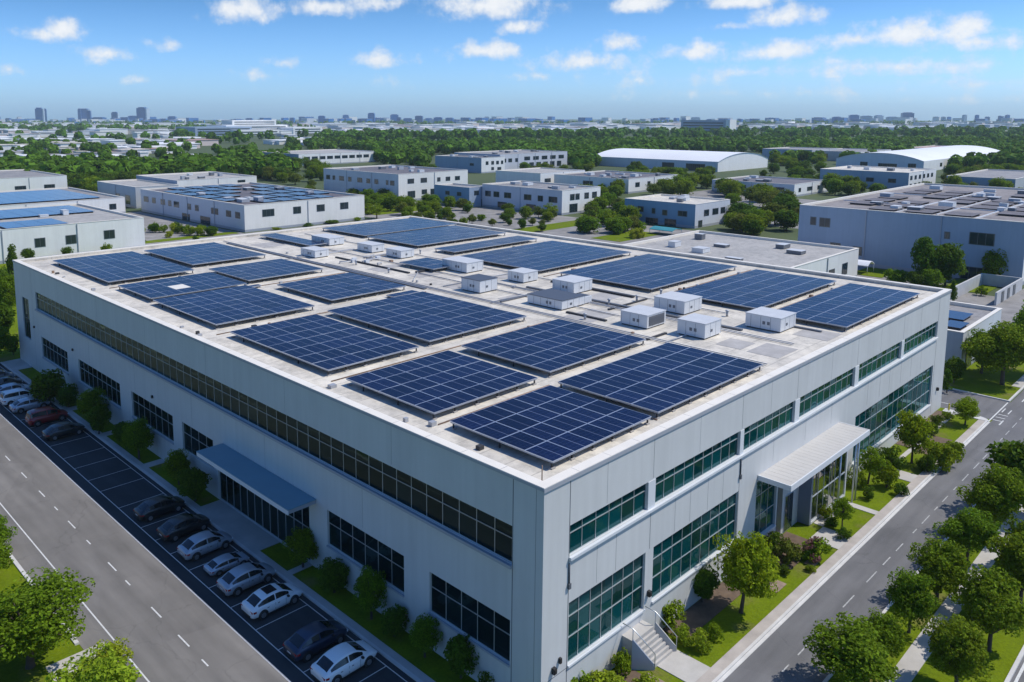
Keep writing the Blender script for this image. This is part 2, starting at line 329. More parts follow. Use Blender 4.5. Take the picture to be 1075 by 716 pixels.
wl.face([(W,0,0),(W,D,0),(W,D,H-.13),(W,0,H-.13)]); wl.face([(W,D,0),(0,D,0),(0,D,H-.13),(W,D,H-.13)])
wl.build('wall', ['facade'], mb_root)
# piers in the upper strip, sills, joints, plinth line
for i in range(len(UP)-1): pr = MB(); pr.box(UP[i][1]+.02, -.03, 8.68, UP[i+1][0]-.02, -.003, 10.38); pr.build('pier', 'trim_light', mb_root)
sl = MB(); sl.box(2.1, -.17, 8.50, 63.7, -.003, 8.66); sl.build('sill', 'trim_light', mb_root)
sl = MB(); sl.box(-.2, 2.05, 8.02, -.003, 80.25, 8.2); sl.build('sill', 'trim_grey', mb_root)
for a, b, z, _ in LOWS:
    s_ = MB(); s_.box(a-.03, -.1, z-.12, b+.03, -.003, z-.004); s_.build('sill', 'trim_light', mb_root)
for a, b in LOWW:
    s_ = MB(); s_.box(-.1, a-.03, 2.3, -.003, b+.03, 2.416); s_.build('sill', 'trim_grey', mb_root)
def jbox(*a): k = MB(); k.box(*a); k.build('panel_joint', 'joint', mb_root)
def vj(x, z0, z1, w=.028): jbox(x-w/2, -.004, z0, x+w/2, -.0005, z1)
def wj(y, z0, z1, w=.03): jbox(-.004, y-w/2, z0, -.0005, y+w/2, z1)
vj(2.12, .1, 13.0, .06); vj(20.9, .3, 8.4, .05); vj(63.72, .3, 13.0, .06); vj(9.85, 6.1, 8.4, .04)
for x in (10.0,20.9,29.6,41.5,53.0): vj(x, 10.5, 13.0)
for x in (4.6,6.4,12.6,14.4,16.6,18.6,26,31.5,36.5,44.5,47.5,50.0,53.1,56.0,59): vj(x, 6.15 if not 24<x<41 else 6.6, 8.45, .018)
for x in (5.4,15.3,25.2,36,47,58): vj(x, 10.5, 13.0, .015)
wj(2.06, .1, 13.0, .05); wj(.5, .1, 13.0, .02); wj(81.6, .3, 13, .02)
for y in (12,24,36,48,60,72): wj(y, 10.5, 13.0, .014); wj(y+3, 5.2, 8.0, .014)
jbox(.02, -.005, 2.30, 2.1, -.001, 2.335); jbox(10.3, -.005, 2.26, 20.8, -.001, 2.29)
# coping, roof deck
cp = MB(); t = .55; e = .05
cp.box(-e, -e, H-.13, W+e, t, H); cp.box(-e, D-t, H-.13, W+e, D+e, H); cp.box(-e, t, H-.13, t, D-t, H); cp.box(W-t, t, H-.13, W+e, D-t, H)
cp.build('coping', 'coping', mb_root)
cj = MB()
for i in range(1, 30):
    if i*2.95 < D-2: cj.box(-.02, i*2.95, H+.0005, t-.02, i*2.95+.035, H+.003)
    if i*2.8 < W-2: cj.box(i*2.8, -.02, H+.0005, i*2.8+.03, t-.02, H+.003)
cj.build('coping_joint', 'roof_mat', mb_root)
gt = MB(); gt.box(-.075, -.075, H-.26, W+.06, -.055, H-.03); gt.box(-.075, -.055, H-.2, -.055, D+.05, H-.03); gt.build('roof_edge_trim', 'trim_grey', mb_root)
rf = MB(); rf.box(.25, .25, ZR-.35, W-.25, D-.25, ZR, 0)
for (x0,y0,x1,y1) in ((t-.02,t-.04,W-t,t-.01),(t-.02,D-t+.01,W-t,D-t+.04),(t-.04,t,t-.01,D-t),(W-t+.01,t,W-t+.04,D-t)): rf.box(x0,y0,ZR,x1,y1,H-.132,0)
rf.build('roof', ['roof_white'], mb_root)
# interior: rooms behind the glass
it = MB(); it.box(7, 6, .3, W-7, D-7, ZR-.4, 0); it.build('interior_wall', ['room'], mb_root)
it = MB(); it.box(.3, .3, 6.35, W-.3, D-.3, 8.1, 0); it.box(.3, .3, .02, W-.3, D-.3, .25, 0); it.build('floor_slab', ['room_floor'], mb_root)
it = MB()
for x in (9.85, 20.9, 29.7, 41.5, 53.0, 63.4):
    it.box(x-.1, .4, .3, x+.1, 6, 6.3); it.box(x-.1, .4, 8.15, x+.1, 6, ZR-.4)
for y in (9.7, 20, 35, 42, 53.4, 68, 82): it.box(.4, y-.1, .3, 7, y+.1, 6.3); it.box(.4, y-.1, 8.15, 7, y+.1, ZR-.4)
it.build('partition', ['room'], mb_root)
# windows
def mull(a, b, step):
    n = max(1, round((b-a)/step)); return [a+(b-a)*i/n for i in range(1, n)]
for a, b in UP: window(mb_root, ('y', 0), a, b, 8.68, 10.4, mull(a, b, 1.2), [9.86], .14, 'alu', 'glass_teal', .05)
for (a, b, z0, z1), st in zip(LOWS, (1.03, 1.17, 1.1, 1.42)):
    rows = [3.88, 5.1] if z1 > 6 else [z0+(z1-z0)*.36, z0+(z1-z0)*.72]
    window(mb_root, ('y', 0), a, b, z0, z1, mull(a, b, st), rows, .14, 'alu', 'glass_teal', .05)
bl = random.Random(3)
for a, b in UP + [(q[0], q[1]) for q in LOWS]:
    up = (a, b) in UP
    ms = [a] + mull(a, b, 1.2) + [b]
    for i in range(len(ms)-1):
        if bl.random() < (.45 if up else .38):
            zt = 10.3 if up else 5.7; ln = bl.choice([.5, .7, 1.1, 1.5]) if up else bl.choice([.8, .9, 1.3, 2.2])
            k = MB(); k.box(ms[i]+.06, .34, zt-ln, ms[i+1]-.06, .36, zt); k.build('blind', 'blind', mb_root)
for i in range(16):                           # desks and shelving inside, close behind the glass
    k = MB(); x = 3+i*3.8; z0 = 8.1; hh = bl.uniform(.7, 1.3); k.box(x, 1.2, z0, x+bl.uniform(.8, 2), 1.9, z0+hh); k.build('cabinet', 'room', mb_root)
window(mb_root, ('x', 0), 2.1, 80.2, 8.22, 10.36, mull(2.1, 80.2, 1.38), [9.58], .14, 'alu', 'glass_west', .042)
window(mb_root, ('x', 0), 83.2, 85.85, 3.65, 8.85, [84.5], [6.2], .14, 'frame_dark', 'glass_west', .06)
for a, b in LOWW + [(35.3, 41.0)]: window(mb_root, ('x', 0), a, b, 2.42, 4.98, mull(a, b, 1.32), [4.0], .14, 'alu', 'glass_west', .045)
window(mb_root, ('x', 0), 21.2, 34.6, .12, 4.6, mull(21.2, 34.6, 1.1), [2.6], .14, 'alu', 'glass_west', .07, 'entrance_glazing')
# west canopy
cb = MB(); cb.box(-2.22, 20.3, 4.93, -.003, 33.45, 5.24, 0); cb.box(-2.32, 20.22, 5.244, -.03, 33.53, 5.29, 1); cb.box(-2.31, 20.24, 4.90, -2.224, 33.51, 5.24, 2)
cb.build('entrance_canopy', ['trim_grey', 'canopy_blue', 'trim_light'], mb_root)
# south canopy
cb = MB(); cb.box(23.75, -2.32, 5.98, 38.25, -.003, 6.25, 0)
cb.box(23.66, -2.41, 5.84, 38.34, -2.324, 6.275, 1); cb.box(23.66, -2.32, 5.9, 23.746, -.01, 6.27, 1); cb.box(38.254, -2.32, 5.9, 38.34, -.01, 6.27, 1)
n = 24
for i in range(n+1): x = 23.8+14.4*i/n; cb.box(x-.015, -2.30, 6.2505, x+.015, -.06, 6.256, 0)
cb.build('entrance_canopy', ['canopy_roof', 'trim_light'], mb_root)
for x in (34.3, 37.4, 38.05):
    c_ = MB(); c_.tube([(x, -1.75, 0), (x, -1.75, 5.98)], .07, 10); c_.build('column', 'alu', mb_root)
vb = MB(); vb.box(30.95, -.95, .12, 31.25, -.003, 5.97, 0); vb.box(31.25, -.97, 5.6, 37.9, -.003, 5.9, 1); vb.box(31.25, -.95, .1, 37.9, -.003, .3, 1); vb.box(37.9, -.95, .12, 38.1, -.003, 5.9, 1)
vb.build('vestibule', ['door_panel', 'trim_light'], mb_root)
window(mb_root, ('y', -1.05), 31.27, 37.88, .32, 5.58, mull(31.27, 37.88, 1.1), [2.3], .14, 'alu', 'glass_entry', .06, 'entrance_glazing')
dk = MB(); dk.box(27.2, -.03, .12, 28.0, -.004, 4.6, 0); dk.box(28.5, -.05, .1, 29.9, -.004, 3.0, 1); dk.box(28.55, -.062, .15, 29.17, -.052, 2.95, 2); dk.box(29.23, -.062, .15, 29.85, -.052, 2.95, 2)
dk.build('door', ['frame_dark', 'alu', 'glass_far'], mb_root)
for x, z in ((.95, 2.62), (9.86, 3.1), (65.2, 2.5)):
    k = MB(); k.box(x-.11, -.2, z, x+.11, -.003, z+.34, 0); k.box(x-.08, -.235, z+.05, x+.08, -.203, z+.28, 0); k.build('wall_lamp', 'black_trim', mb_root)
k = MB(); k.box(1.4, -.14, 2.95, 1.55, -.003, 3.25); k.build('wall_lamp', 'black_trim', mb_root)
for y in (46.9, 67.9, 81.4): k = MB(); k.box(-.16, y-.1, 5.6, -.003, y+.1, 5.85); k.build('wall_lamp', 'black_trim', mb_root)
for x in (20.92, 2.12):
    k = MB(); k.tube([(x, -.05, 8.3), (x, -.05, 7.2)], .045, 8); k.box(x-.09, -.13, 6.9, x+.09, -.004, 7.2); k.build('downpipe', 'joint', mb_root)
# rooftop bits that belong to the roof
def patch(px, py, w, h): p = G(px, py, ZR); rp = MB(); rp.box(p.x-w/2, p.y-h/2, ZR+.001, p.x+w/2, p.y+h/2, ZR+.02); rp.build('roof_walk_pad', 'roof_mat', mb_root)
for a in ((772,361,2.6,2.2),(811,368,3.6,2.6),(858,351,3.2,3.0),(621,331,4.5,3.2),(631,312,3.6,2.8),(597,345,2,1.5),(415,279,3.4,2),(400,283,2,3),(447,288,4,2.4),(480,300,3,2.2),(540,312,3.5,1.5),(305,253,5,4),(283,257,4,4),(690,322,3,2),(530,290,3,2),(655,296,3,3),(752,316,2.8,2.2)): patch(*a)
def runs(name, m, rad, paths):
    for p in paths:
        k = MB(); k.tube([(x, y, z) for x, y, z in p], rad, 6); k.build(name, m, mb_root)
z = ZR+.12
runs('conduit', 'conduit', .06, [[(28.2,2,z),(28.2,86,z)],[(28.6,2,z),(28.6,60,z)],[(41.3,12,z),(41.3,84,z)],[(35.2,3,z),(35.2,70,z)],[(35.6,3,z),(35.6,40,z)],[(28.2,10.5,z),(36,10.5,z)],[(28.2,30.5,z),(41.3,30.5,z)],[(30,39.5,z),(41.3,39.5,z)],[(26,66,z),(41,66,z)],[(33,18,z),(33,47,z)],[(29.5,44,z),(33.8,48,z)]])
runs('cable_run', 'rust', .045, [[(2.4,10.4,z-.07),(13,10.4,z-.07)],[(2.4,21.6,z-.07),(27,21.8,z-.07)],[(2.4,38.6,z-.07),(27,39,z-.07)],[(13.4,54.0,z-.07),(27,53.6,z-.07)],[(3,64.2,z-.07),(14.6,64.6,z-.07)],[(42.5,20.6,z-.07),(64,20.7,z-.07)],[(42.5,35.6,z-.07),(63.5,35.8,z-.07)],[(42,9.4,z-.07),(63,9.3,z-.07)],[(43,52,z-.07),(63,51.9,z-.07)],[(12.8,1.6,z-.07),(12.8,10,z-.07)]])
rb = random.Random(11)
for (x0,y0,x1,y1,h_) in ((27.6,40,28.0,84,.10),(33.2,47.5,41.5,47.9,.16),(36.4,8,36.7,33,.14),(29.2,30,36.5,30.25,.12),(40.6,22,40.95,33,.16),(32.2,48,32.5,63,.14),(34.8,60,41.2,60.3,.14),(28.6,66.4,38,66.7,.12),(30.5,18.2,30.8,22.8,.12),(41.0,3,41.25,9,.12),(34.4,20.5,41,20.75,.1),(27.9,12,30.9,12.25,.1)):
    k = MB(); k.box(x0,y0,ZR+.04,x1,y1,ZR+.04+h_); k.build('cable_tray', rb.choice(['conduit','louvre','rubber']), mb_root)
for i in range(46):
    k = MB(); x, y = rb.choice([(rb.uniform(28,42), rb.uniform(2,84)), (rb.uniform(1.2,2.2), rb.uniform(4,80)), (rb.uniform(3,26), rb.choice([10.4,21.6,38.6,53.8,64.4])), (rb.uniform(43,64), rb.choice([9.4,20.6,35.7,52]))])
    s_ = rb.uniform(.1, .26); k.box(x-s_, y-s_, ZR+.002, x+s_, y+s_*.7, ZR+rb.uniform(.12, .3)); k.build('junction_box', rb.choice(['rust', 'rubber', 'conduit', 'conduit']), mb_root)
for x, y in ((31.5,38),(33.9,28),(40.2,50),(30.8,50),(36.4,22),(31.2,57),(39.8,21),(40.5,11.5),(29.8,20),(44,20.8),(42.5,57.5)):
    k = MB(); k.tube([(x,y,ZR),(x,y,ZR+.5)], .11, 10); k.tube([(x,y,ZR+.5),(x,y,ZR+.62)], [.2,.13], 10); k.build('roof_vent', 'conduit', mb_root)
k = MB(); k.box(.72,.72,ZR+.002,1.12,1.12,ZR+.06); k.tube([(.92,.92,ZR+.06),(.92,.92,ZR+1.0)], .03, 8); k.build('lightning_rod', 'rust', mb_root)
# ================================================================== SOLAR ARRAYS
PW = 1.0
pvm = MB()
pvm.box(-.5, -.5, -.02, .5, .5, .018, 0); pvm.face([(-.482,-.482,.0205),(.482,-.482,.0205),(.482,.482,.0205),(-.482,.482,.0205)], 1)
ARR = [
 (2.5,1.5,12.0,9.5,'solar array at the nearest roof corner beside the lightning rod'),
 (2.7,11.1,12.6,20.3,'solar array second from the near corner along the shaded roof edge'),
 (2.9,22.7,11.7,37.2,'long solar array third from the near corner along the shaded roof edge'),
 (13.3,23.3,25.4,37.7,'broad solar array behind the third one of the shaded roof edge'),
 (14.3,11.4,26.7,20.6,'solar array in the middle of the front half, left of two box units'),
 (12.9,1.6,27.1,9.6,'wide solar array second from the near corner along the sunny roof edge'),
 (3.4,54.3,14.2,62.9,'solar array with one module painted as a white reflection, fourth along the shaded roof edge'),
 (3.2,40.2,13.6,53.4,'solar array directly in front of the one with the white reflection'),
 (15.1,55.5,25.2,65,'small solar array behind the one with the white reflection'),
 (3.4,65.6,13.6,84,'solar array in the far left corner of the roof'),
 (15,69,25.4,83.5,'solar array second from the far left corner along the back edge'),
 (16.2,41.1,26,51.4,'solar array in the centre left of the roof in front of the pipe clutter'),
 (34,71.6,36.9,85.5,'narrow solar array beside the farthest box unit at the back edge'),
 (45.5,73.8,65.3,85.3,'solar array filling the far back corner of the roof'),
 (45,60.9,63.6,72.6,'solar array in front of the one in the far back corner'),
 (45,53.4,62.4,57.4,'narrow strip of solar modules along the right half of the roof'),
 (43.1,36.8,62.4,50.6,'large solar array on the far right side in front of the narrow strip'),
 (43.9,21.9,62.8,34.4,'large solar array on the right side behind the paired box units'),
 (43.7,10,62.6,19.4,'solar array second from the right corner of the roof'),
 (42.7,1.5,62.3,8.5,'solar array at the right corner of the roof'),
 (34.6,46.2,39.4,52.6,'small solar array among the box units in the roof centre'),
 (22.2,38.7,25.8,39.9,'single row of modules lying at the back of the broad array'),
 (12.0,53.2,15.4,54.0,'tiny row of modules beside the pipe run left of centre'),
]
pv_mesh = None
for i, (x0, y0, x1, y1, lab) in enumerate(ARR):
    a = thing('solar_array', lab, 'solar array', (x0, y0, ZR), 0, 'solar arrays on the main roof')
    small = (x1-x0)*(y1-y0) < 8
    zt = .50 if not small else .25
    nx, ny = max(1, round((x1-x0)/1.95)), max(1, round((y1-y0)/2.0))
    px, py = (x1-x0)/nx, (y1-y0)/ny
    for ix in range(nx):
        for iy in range(ny):
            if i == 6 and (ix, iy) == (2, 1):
                k = MB(); k.box(ix*px+.05, iy*py+.05, zt-.02, (ix+1)*px-.05, (iy+1)*py-.05, zt+.03); k.build('reflection_board', 'coping', a); continue  # white board painted in for a reflection on this module
            if pv_mesh is None: o = pvm.build('solar_panel', ['panel_frame', 'pv_cell'], a); pv_mesh = o.data
            else: o = bpy.data.objects.new('solar_panel', pv_mesh); col.objects.link(o); o.parent = a
            o.location = ((ix+.5)*px, (iy+.5)*py, zt+rb.uniform(-.006, .006)); o.scale = (px-.012, py-.012, 1)
            o.rotation_euler = (rb.gauss(0, .0035), rb.gauss(0, .0035), 0)
    f = MB(); w, h = x1-x0, y1-y0
    for ix in range(nx+1):
        xx = min(max(ix*px, .15), w-.15); f.box(xx-.03, .05, zt-.10, xx+.03, h-.05, zt-.035)
        for iy in range(0, ny+1, 2 if ny > 2 else 1):
            yy = min(max(iy*py, .2), h-.2); f.box(xx-.04, yy-.04, .001, xx+.04, yy+.04, zt-.1)
    f.box(.04, .02, zt-.10, w-.04, .055, zt-.03, 2); f.box(.02, .06, zt-.10, .055, h-.06, zt-.03, 2)
    for ix in range(nx+1):
        for yy in (.2, h-.2):
            xx = min(max(ix*px, .2), w-.2); f.box(xx-.16, yy-.12, .0015, xx+.16, yy+.12, .08, 1)
    f.build('mounting_rack', ['rubber', 'roof_mat', 'trim_grey'], a)
# ================================================================== ROOFTOP AIR UNITS
def air_unit(x, y, w, d, h, lab, style=0):
    a = thing('rooftop_air_unit', lab, 'air conditioner', (x, y, ZR), 0, 'box units on the main roof')
    b = MB(); b.box(0, 0, .12, w, d, h, 0)
    for i in range(1, int(d/.9)+1): yy = i*.9; b.box(-.006, yy-.012, .15, -.001, yy+.012, h-.05, 1)
    for i in range(1, int(w/.9)+1): xx = i*.9; b.box(xx-.012, -.006, .15, xx+.012, -.001, h-.05, 1)
    b.build('casing', ['hvac', 'joint'], a)
    c = MB(); c.box(.1, .1, .001, w-.1, d-.1, .118); c.build('base_frame', 'rubber', a)
    c = MB(); c.box(-.04, -.04, h+.001, w+.04, d+.04, h+.06); c.build('lid', 'hvac_top' if style != 2 else 'hvac_dark', a)
    v = MB(); zz = h*.42
    for k in (0, 1):
        yy = d*.30+k*.42; v.box(-.03, yy, zz, -.003, yy+.24, zz+.28)
    v.build('louvre', 'louvre', a)
    v = MB(); v.box(w*.35, -.025, h*.4, w*.35+.3, -.003, h*.4+.22); v.build('access_hatch', 'louvre', a)
    if style == 1:
        v = MB(); v.box(.25, -.02, .25, w-.25, -.003, h-.12)
        for i in range(8): zz = .3+i*(h-.5)/8; v.box(.27, -.045, zz, w-.27, -.021, zz+.04)
        v.build('coil_grille', 'louvre', a)
    return a
air_unit(37.4,27.2,3.2,2.9,1.25,'pale box unit just behind the low dark-topped one')
u = air_unit(30.9,23.6,3.6,4.4,.95,'low box unit with a dark top and an open end bay',2)
k = MB(); k.box(3.61,.1,.1,4.9,1.6,.75,0); k.box(3.61,.3,.752,4.9,1.5,.78,1); k.build('end_bay', ['hvac','hvac_dark'], u)
air_unit(30.85,14.0,3.0,2.8,1.24,'box unit with a coil grille on its short side, front left of three',1)
air_unit(37.85,14.45,3.2,3.3,1.29,'wide bright box unit behind the two front ones')
air_unit(31.5,8.8,2.75,2.6,1.34,'box unit with a blue lid in front of the wide bright one')
air_unit(38.2,5.35,3.05,3.2,1.27,'box unit nearest the sunny roof edge with two dark vents')
air_unit(30.5,34.35,2.7,2.8,1.36,'box unit with a dark blue lid behind the broad front array',2)
air_unit(37.3,43.2,2.85,4.3,1.22,'long low box unit beside the small central array')
air_unit(37.9,34.7,2.5,2.4,1.13,'cube-like box unit alone between the long one and the low one')
air_unit(38.0,56.25,2.3,3.1,1.05,'box unit with a grey-blue lid, right of the pair in the roof middle')
air_unit(38.0,62.45,2.2,3.3,1.06,'box unit beside the pipe clutter, left of the pair in the roof middle')
air_unit(30.0,64.4,2.2,3.4,1.0,'small box unit alone left of the pipe clutter')
air_unit(37.3,71.5,2.6,4.6,1.08,'farthest box unit, next to the narrow array at the back edge')
pc = thing('pipe_cluster', 'jumble of low pipes and valves on the roof beside the box unit pair', 'pipework', (33.6, 57.5, ZR))
for i in range(7):
    k = MB(); a0 = (rb.uniform(-2,2), rb.uniform(-2.5,2.5), .2); a1 = (a0[0]+rb.uniform(-2,2), a0[1]+rb.uniform(-1,1), .25)
    k.tube([(a0[0],a0[1],.01), a0, a1, (a1[0],a1[1],.01)], .09, 8); k.build('pipe', 'conduit', pc)
for i in range(4): k = MB(); x, y = rb.uniform(-2,2), rb.uniform(-2,2); k.box(x,y,.002,x+.6,y+.4,.45); k.build('valve_box', 'hvac', pc)
# ================================================================== GROUND, ROADS, LAWNS
b = MB(); S_ = 6200; b.face([(-S_,-S_,-.03),(S_,-S_,-.03),(S_,S_,-.03),(-S_,S_,-.03)]); struct('ground', b, 'ground_far')
sheet('grass_field', -120, -120, 75, 420, -.012, 'grass').name = 'lawn_field'
sheet('road_west', -15.0, -60, -7.55, 330, 0.0, 'asphalt_west').name = 'road'
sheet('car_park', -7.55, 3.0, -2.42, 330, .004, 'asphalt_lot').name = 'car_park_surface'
sheet('road', -7.55, -8.75, 330, -4.86, .0, 'asphalt_south')
sheet('side_road', 67.34, -4.86, 74.9, 62, .0, 'asphalt_south')
sheet('road', -60, -40, 330, -16.0, .0, 'asphalt_south')
gx = MB(); gx.box(-2.3, -3.82, -.01, W, 0, .055, skip='b'); struct('lawn', gx, 'grass')
gw = MB(); gw.box(-1.68, 0, -.01, 0, 88, .07, skip='b'); struct('lawn', gw, 'grass')
gv = MB(); gv.box(8, -11.15, -.01, 330, -8.95, .06, skip='b'); gv.box(8, -15.8, -.01, 330, -12.2, .06, skip='b'); struct('lawn', gv, 'grass')
gl = MB(); gl.box(-60, 12, -.01, -15.25, 330, .06, skip='b'); struct('lawn', gl, 'grass')
ge = MB(); ge.box(75.1, -4.55, -.01, 110, 2.0, .06, skip='b'); ge.box(75.1, 8.8, -.01, 122, 30, .05, skip='b'); struct('lawn', ge, 'grass')
slabs('pavement', [(-2.22,3,-1.72,88.5)], -.01, .10, 'concrete')
slabs('kerb', [(-2.42,3,-2.22,88.5)], -.01, .12, 'kerb')
slabs('pavement', [(-2.2,-4.5,66.2,-3.86)], -.01, .10, 'concrete_warm')
slabs('kerb', [(-2.2,-4.66,66.4,-4.5)], -.01, .13, 'kerb'); slabs('gutter', [(-2.2,-4.86,66.4,-4.66)], -.01, .02, 'kerb')
slabs('kerb', [(8,-8.95,330,-8.78)], -.01, .13, 'kerb'); slabs('pavement', [(8,-12.2,330,-11.15)], -.01, .10, 'concrete')
slabs('kerb', [(8,-16.0,330,-15.8)], -.01, .13, 'kerb'); slabs('kerb', [(-15.25,23.5,-15.0,330)], -.01, .13, 'kerb')
slabs('pavement', [(-17.2,13,-13.9,22.6)], -.01, .078, 'concrete')
slabs('kerb', [(74.9,-4.75,110,-4.55),(74.9,-4.55,75.1,30)], -.01, .13, 'kerb'); slabs('pavement', [(81.2,-4.55,110,-3.6)], .061, .10, 'concrete')
slabs('forecourt', [(-1.72,25.2,-.01,34.4)], .06, .115, 'concrete'); slabs('forecourt', [(-1.72,83.5,-.01,88.5)], .06, .11, 'concrete')
slabs('footpath', [(-1.72,20.9,-.01,21.5),(-1.72,44.6,-.01,45.6),(-1.72,54.6,-.01,55.6),(-1.72,64.2,-.01,65.4)], .06, .105, 'concrete')
slabs('footpath', [(8.45,-3.86,10.55,-1.5),(29.1,-3.86,31.65,-1.75),(36.6,-3.86,37.35,-.95),(45.0,-3.86,46.9,-1.4),(46.9,-1.75,66.2,-1.35),(31.7,-1.7,36.58,-1.0)], .05, .095, 'concrete')
slabs('planting_bed', [(.3,-3.3,7.2,-.3),(11.6,-1.6,21,-.05),(24,-2.6,28.9,-.1),(53,-1.3,66,-.05),(52.5,-3.6,58,-2.0)], .056, .085, 'soil')
slabs('planting_bed', [(3.0,-3.2,7.6,-1.6),(25.4,-3.6,26.4,-2.9),(20.5,-3.2,22,-2.2)], .086, .10, 'mulch')
# rounded end of the lawn at the side road
b = MB(); cx, cy = 65.9, -3.2; pts = [(66.2,-.03,.0)]
arc = [(66.2+1.1*math.cos(t)*.9, -3.6+1.1*math.sin(t), 0) for t in [ -math.pi/2+math.pi*i/16 for i in range(9)]]
poly = [(66.15,-4.66,0)]+arc+[(67.2,-.5,0),(66.15,-.5,0)]
for p in range(len(poly)):
    a, c = poly[p], poly[(p+1)%len(poly)]; b.face([(a[0],a[1],-.01),(c[0],c[1],-.01),(c[0],c[1],.128),(a[0],a[1],.128)])
b.face([(q[0],q[1],.128) for q in poly]); struct('kerb', b, 'kerb')
# markings
mk = MB()
def line(x0, y0, x1, y1, z=.004): mk.face([(x0,y0,z),(x1,y0,z),(x1,y1,z),(x0,y1,z)])
line(-7.63, -3, -7.53, 330, .008); line(-13.38, -3, -13.29, 330)
y = 4.0
while y < 140:
    L_ = rb.choice([1.5, .8, 1.6, 2.1]); line(-10.34, y, -10.25, y+L_); y += L_+rb.choice([1.6, 2.4, 3.4])
struct('road_markings', mk, 'paint'); mk = MB()
x = 3.0
while x < 200:
    L_ = rb.choice([.9, 1.5, 1.9]); line(x, -6.835, x+L_, -6.76); x += L_+rb.choice([1.2, 1.6, 2.2])
struct('road_markings', mk, 'paint_worn'); mk = MB()
line(66.5, -4.72, 74.6, -4.6); 
for i in range(3): line(67.4+i*1.1, -5.7, 67.55+i*1.1, -4.85)
line(66.2,-5.75,67.9,-5.62); line(70.4,-5.6,72,-5.5); line(70.6,-5.0,72.2,-4.9); line(76,-5.75,110,-5.62)
line(69.3,-.3,69.42,1.2)
line(8, -16.3, 300, -16.15)
line(-6.65, 5, -6.585, 90, .008); line(-2.85, 5, -2.785, 90, .008)
ys = [9.2,12.05,14.75,17.35,20.5,23.5,26.45,29.4,32.0,34.6,38.95,42.95,45.75,49.1,52.05,55.9,59.2,62.2,65.2,68.2,71.2,74.2,77.2,80.2,83.2]
for y in ys: line(-6.58, y-.03, -2.86, y+.03, .008)
struct('road_markings', mk, 'paint')
# far pavements between the other buildings
for (x0,y0,x1,y1) in ((50,150,170,171),(125,171,165,203),(122,110,172,171),(72,67.6,172,110),(135,20,149.8,67),(197,30,280,120),(200,120,300,150),(45,160,79,240)):
    sheet('yard_surface', x0, y0, x1, y1, -.004+R.random()*.003, 'asphalt_pale')
sheet('road', 74.9, 3.6, 160, 8.4, .002, 'asphalt_pale'); sheet('road', 123, -4.7, 136, 20, -.002, 'asphalt_pale')
gr = MB()
for (x0,y0,x1,y1) in ((128,118,166,126),(60,152,120,158),(140,92,160,101),(52,172,78,176),(139,30,149,36),(137,12,149,19),(178,126,196,134),(130,178,160,196)): gr.box(x0,y0,-.01,x1,y1,.06,skip='b')
struct('lawn', gr, 'grass')
# entrance steps
st = thing('entrance_steps', 'pale concrete steps with side walls and rails leading up to the sunny facade', 'steps', (0,0,0))
k = MB(); k.box(7.25,-.8,.05,9.35,-.003,1.75); k.build('landing', 'concrete', st)
for i in range(6):
    k = MB(); y1 = -.802-i*.14; k.box(7.25+.17*i*.9+.05, y1-.138, .05, 9.35+.17*i*.9, y1, 1.75-(i+1)*.245); k.build('step', 'concrete', st)
for s_, x in ((0, 7.1), (1, 9.42)):
    k = MB(); sh = .92
    a = [(x,-.8,.05),(x,-.8,1.95),(x+sh,-1.72,.35),(x+sh,-1.72,.05)]; q = [(p[0]+.12,p[1]+.02,p[2]) for p in a]
    k.face(a[::-1]); k.face(q)
    for i in range(4): j = (i+1)%4; k.face([a[i],a[j],q[j],q[i]])
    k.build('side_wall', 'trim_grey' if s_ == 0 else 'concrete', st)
    k = MB(); k.tube([(x+.06,-.1,2.6),(x+.06,-.8,2.6),(x+.06+sh,-1.72,1.05),(x+.06+sh,-1.72,.1)], .03, 8); k.tube([(x+.06,-.8,1.75),(x+.06,-.8,2.6)], .025, 6); k.build('handrail', 'alu', st)
# small things on the pavement side
k = MB(); 
yp = thing('marker_post', 'yellow marker post at the corner of the sunny facade by the side road', 'post', (66.9,-.9,0))
k.tube([(0,0,0),(0,0,.75)], [.09,.08], 10); k.build('post', 'yellow', yp); k = MB(); k.tube([(0,0,.75),(0,0,.86)], [.1,.03], 10); k.build('cap', 'yellow', yp)
# ================================================================== TREES
def leaf_quads(mb, c, n, spread, size, rnd, mi=0):
    for _ in range(n):
        while True:
            p = Vector((rnd.uniform(-1,1), rnd.uniform(-1,1), rnd.uniform(-1,1)))
            if p.length < 1: break
        p = p.normalized()*(p.length**.45)
        q = c + Vector((p.x*spread, p.y*spread, p.z*spread*.8))
        nrm = (p*.8 + Vector((rnd.gauss(0,.5), rnd.gauss(0,.5), rnd.gauss(.35,.45)))).normalized()
        a = nrm.orthogonal().normalized(); a = Matrix.Rotation(rnd.uniform(0,6.28), 3, nrm) @ a; b2 = nrm.cross(a)
        s = size*rnd.uniform(.6, 1.25); w = s*.62
        n0 = len(mb.v); dr = nrm*s*.18
        mb.v += [tuple(q-a*s*.5-dr*.6), tuple(q+b2*w*.5), tuple(q+a*s*.5-dr), tuple(q-b2*w*.5)]
        mb.f.append((n0, n0+1, n0+2, n0+3)); mb.m.append(mi); mb.sm.append(False)
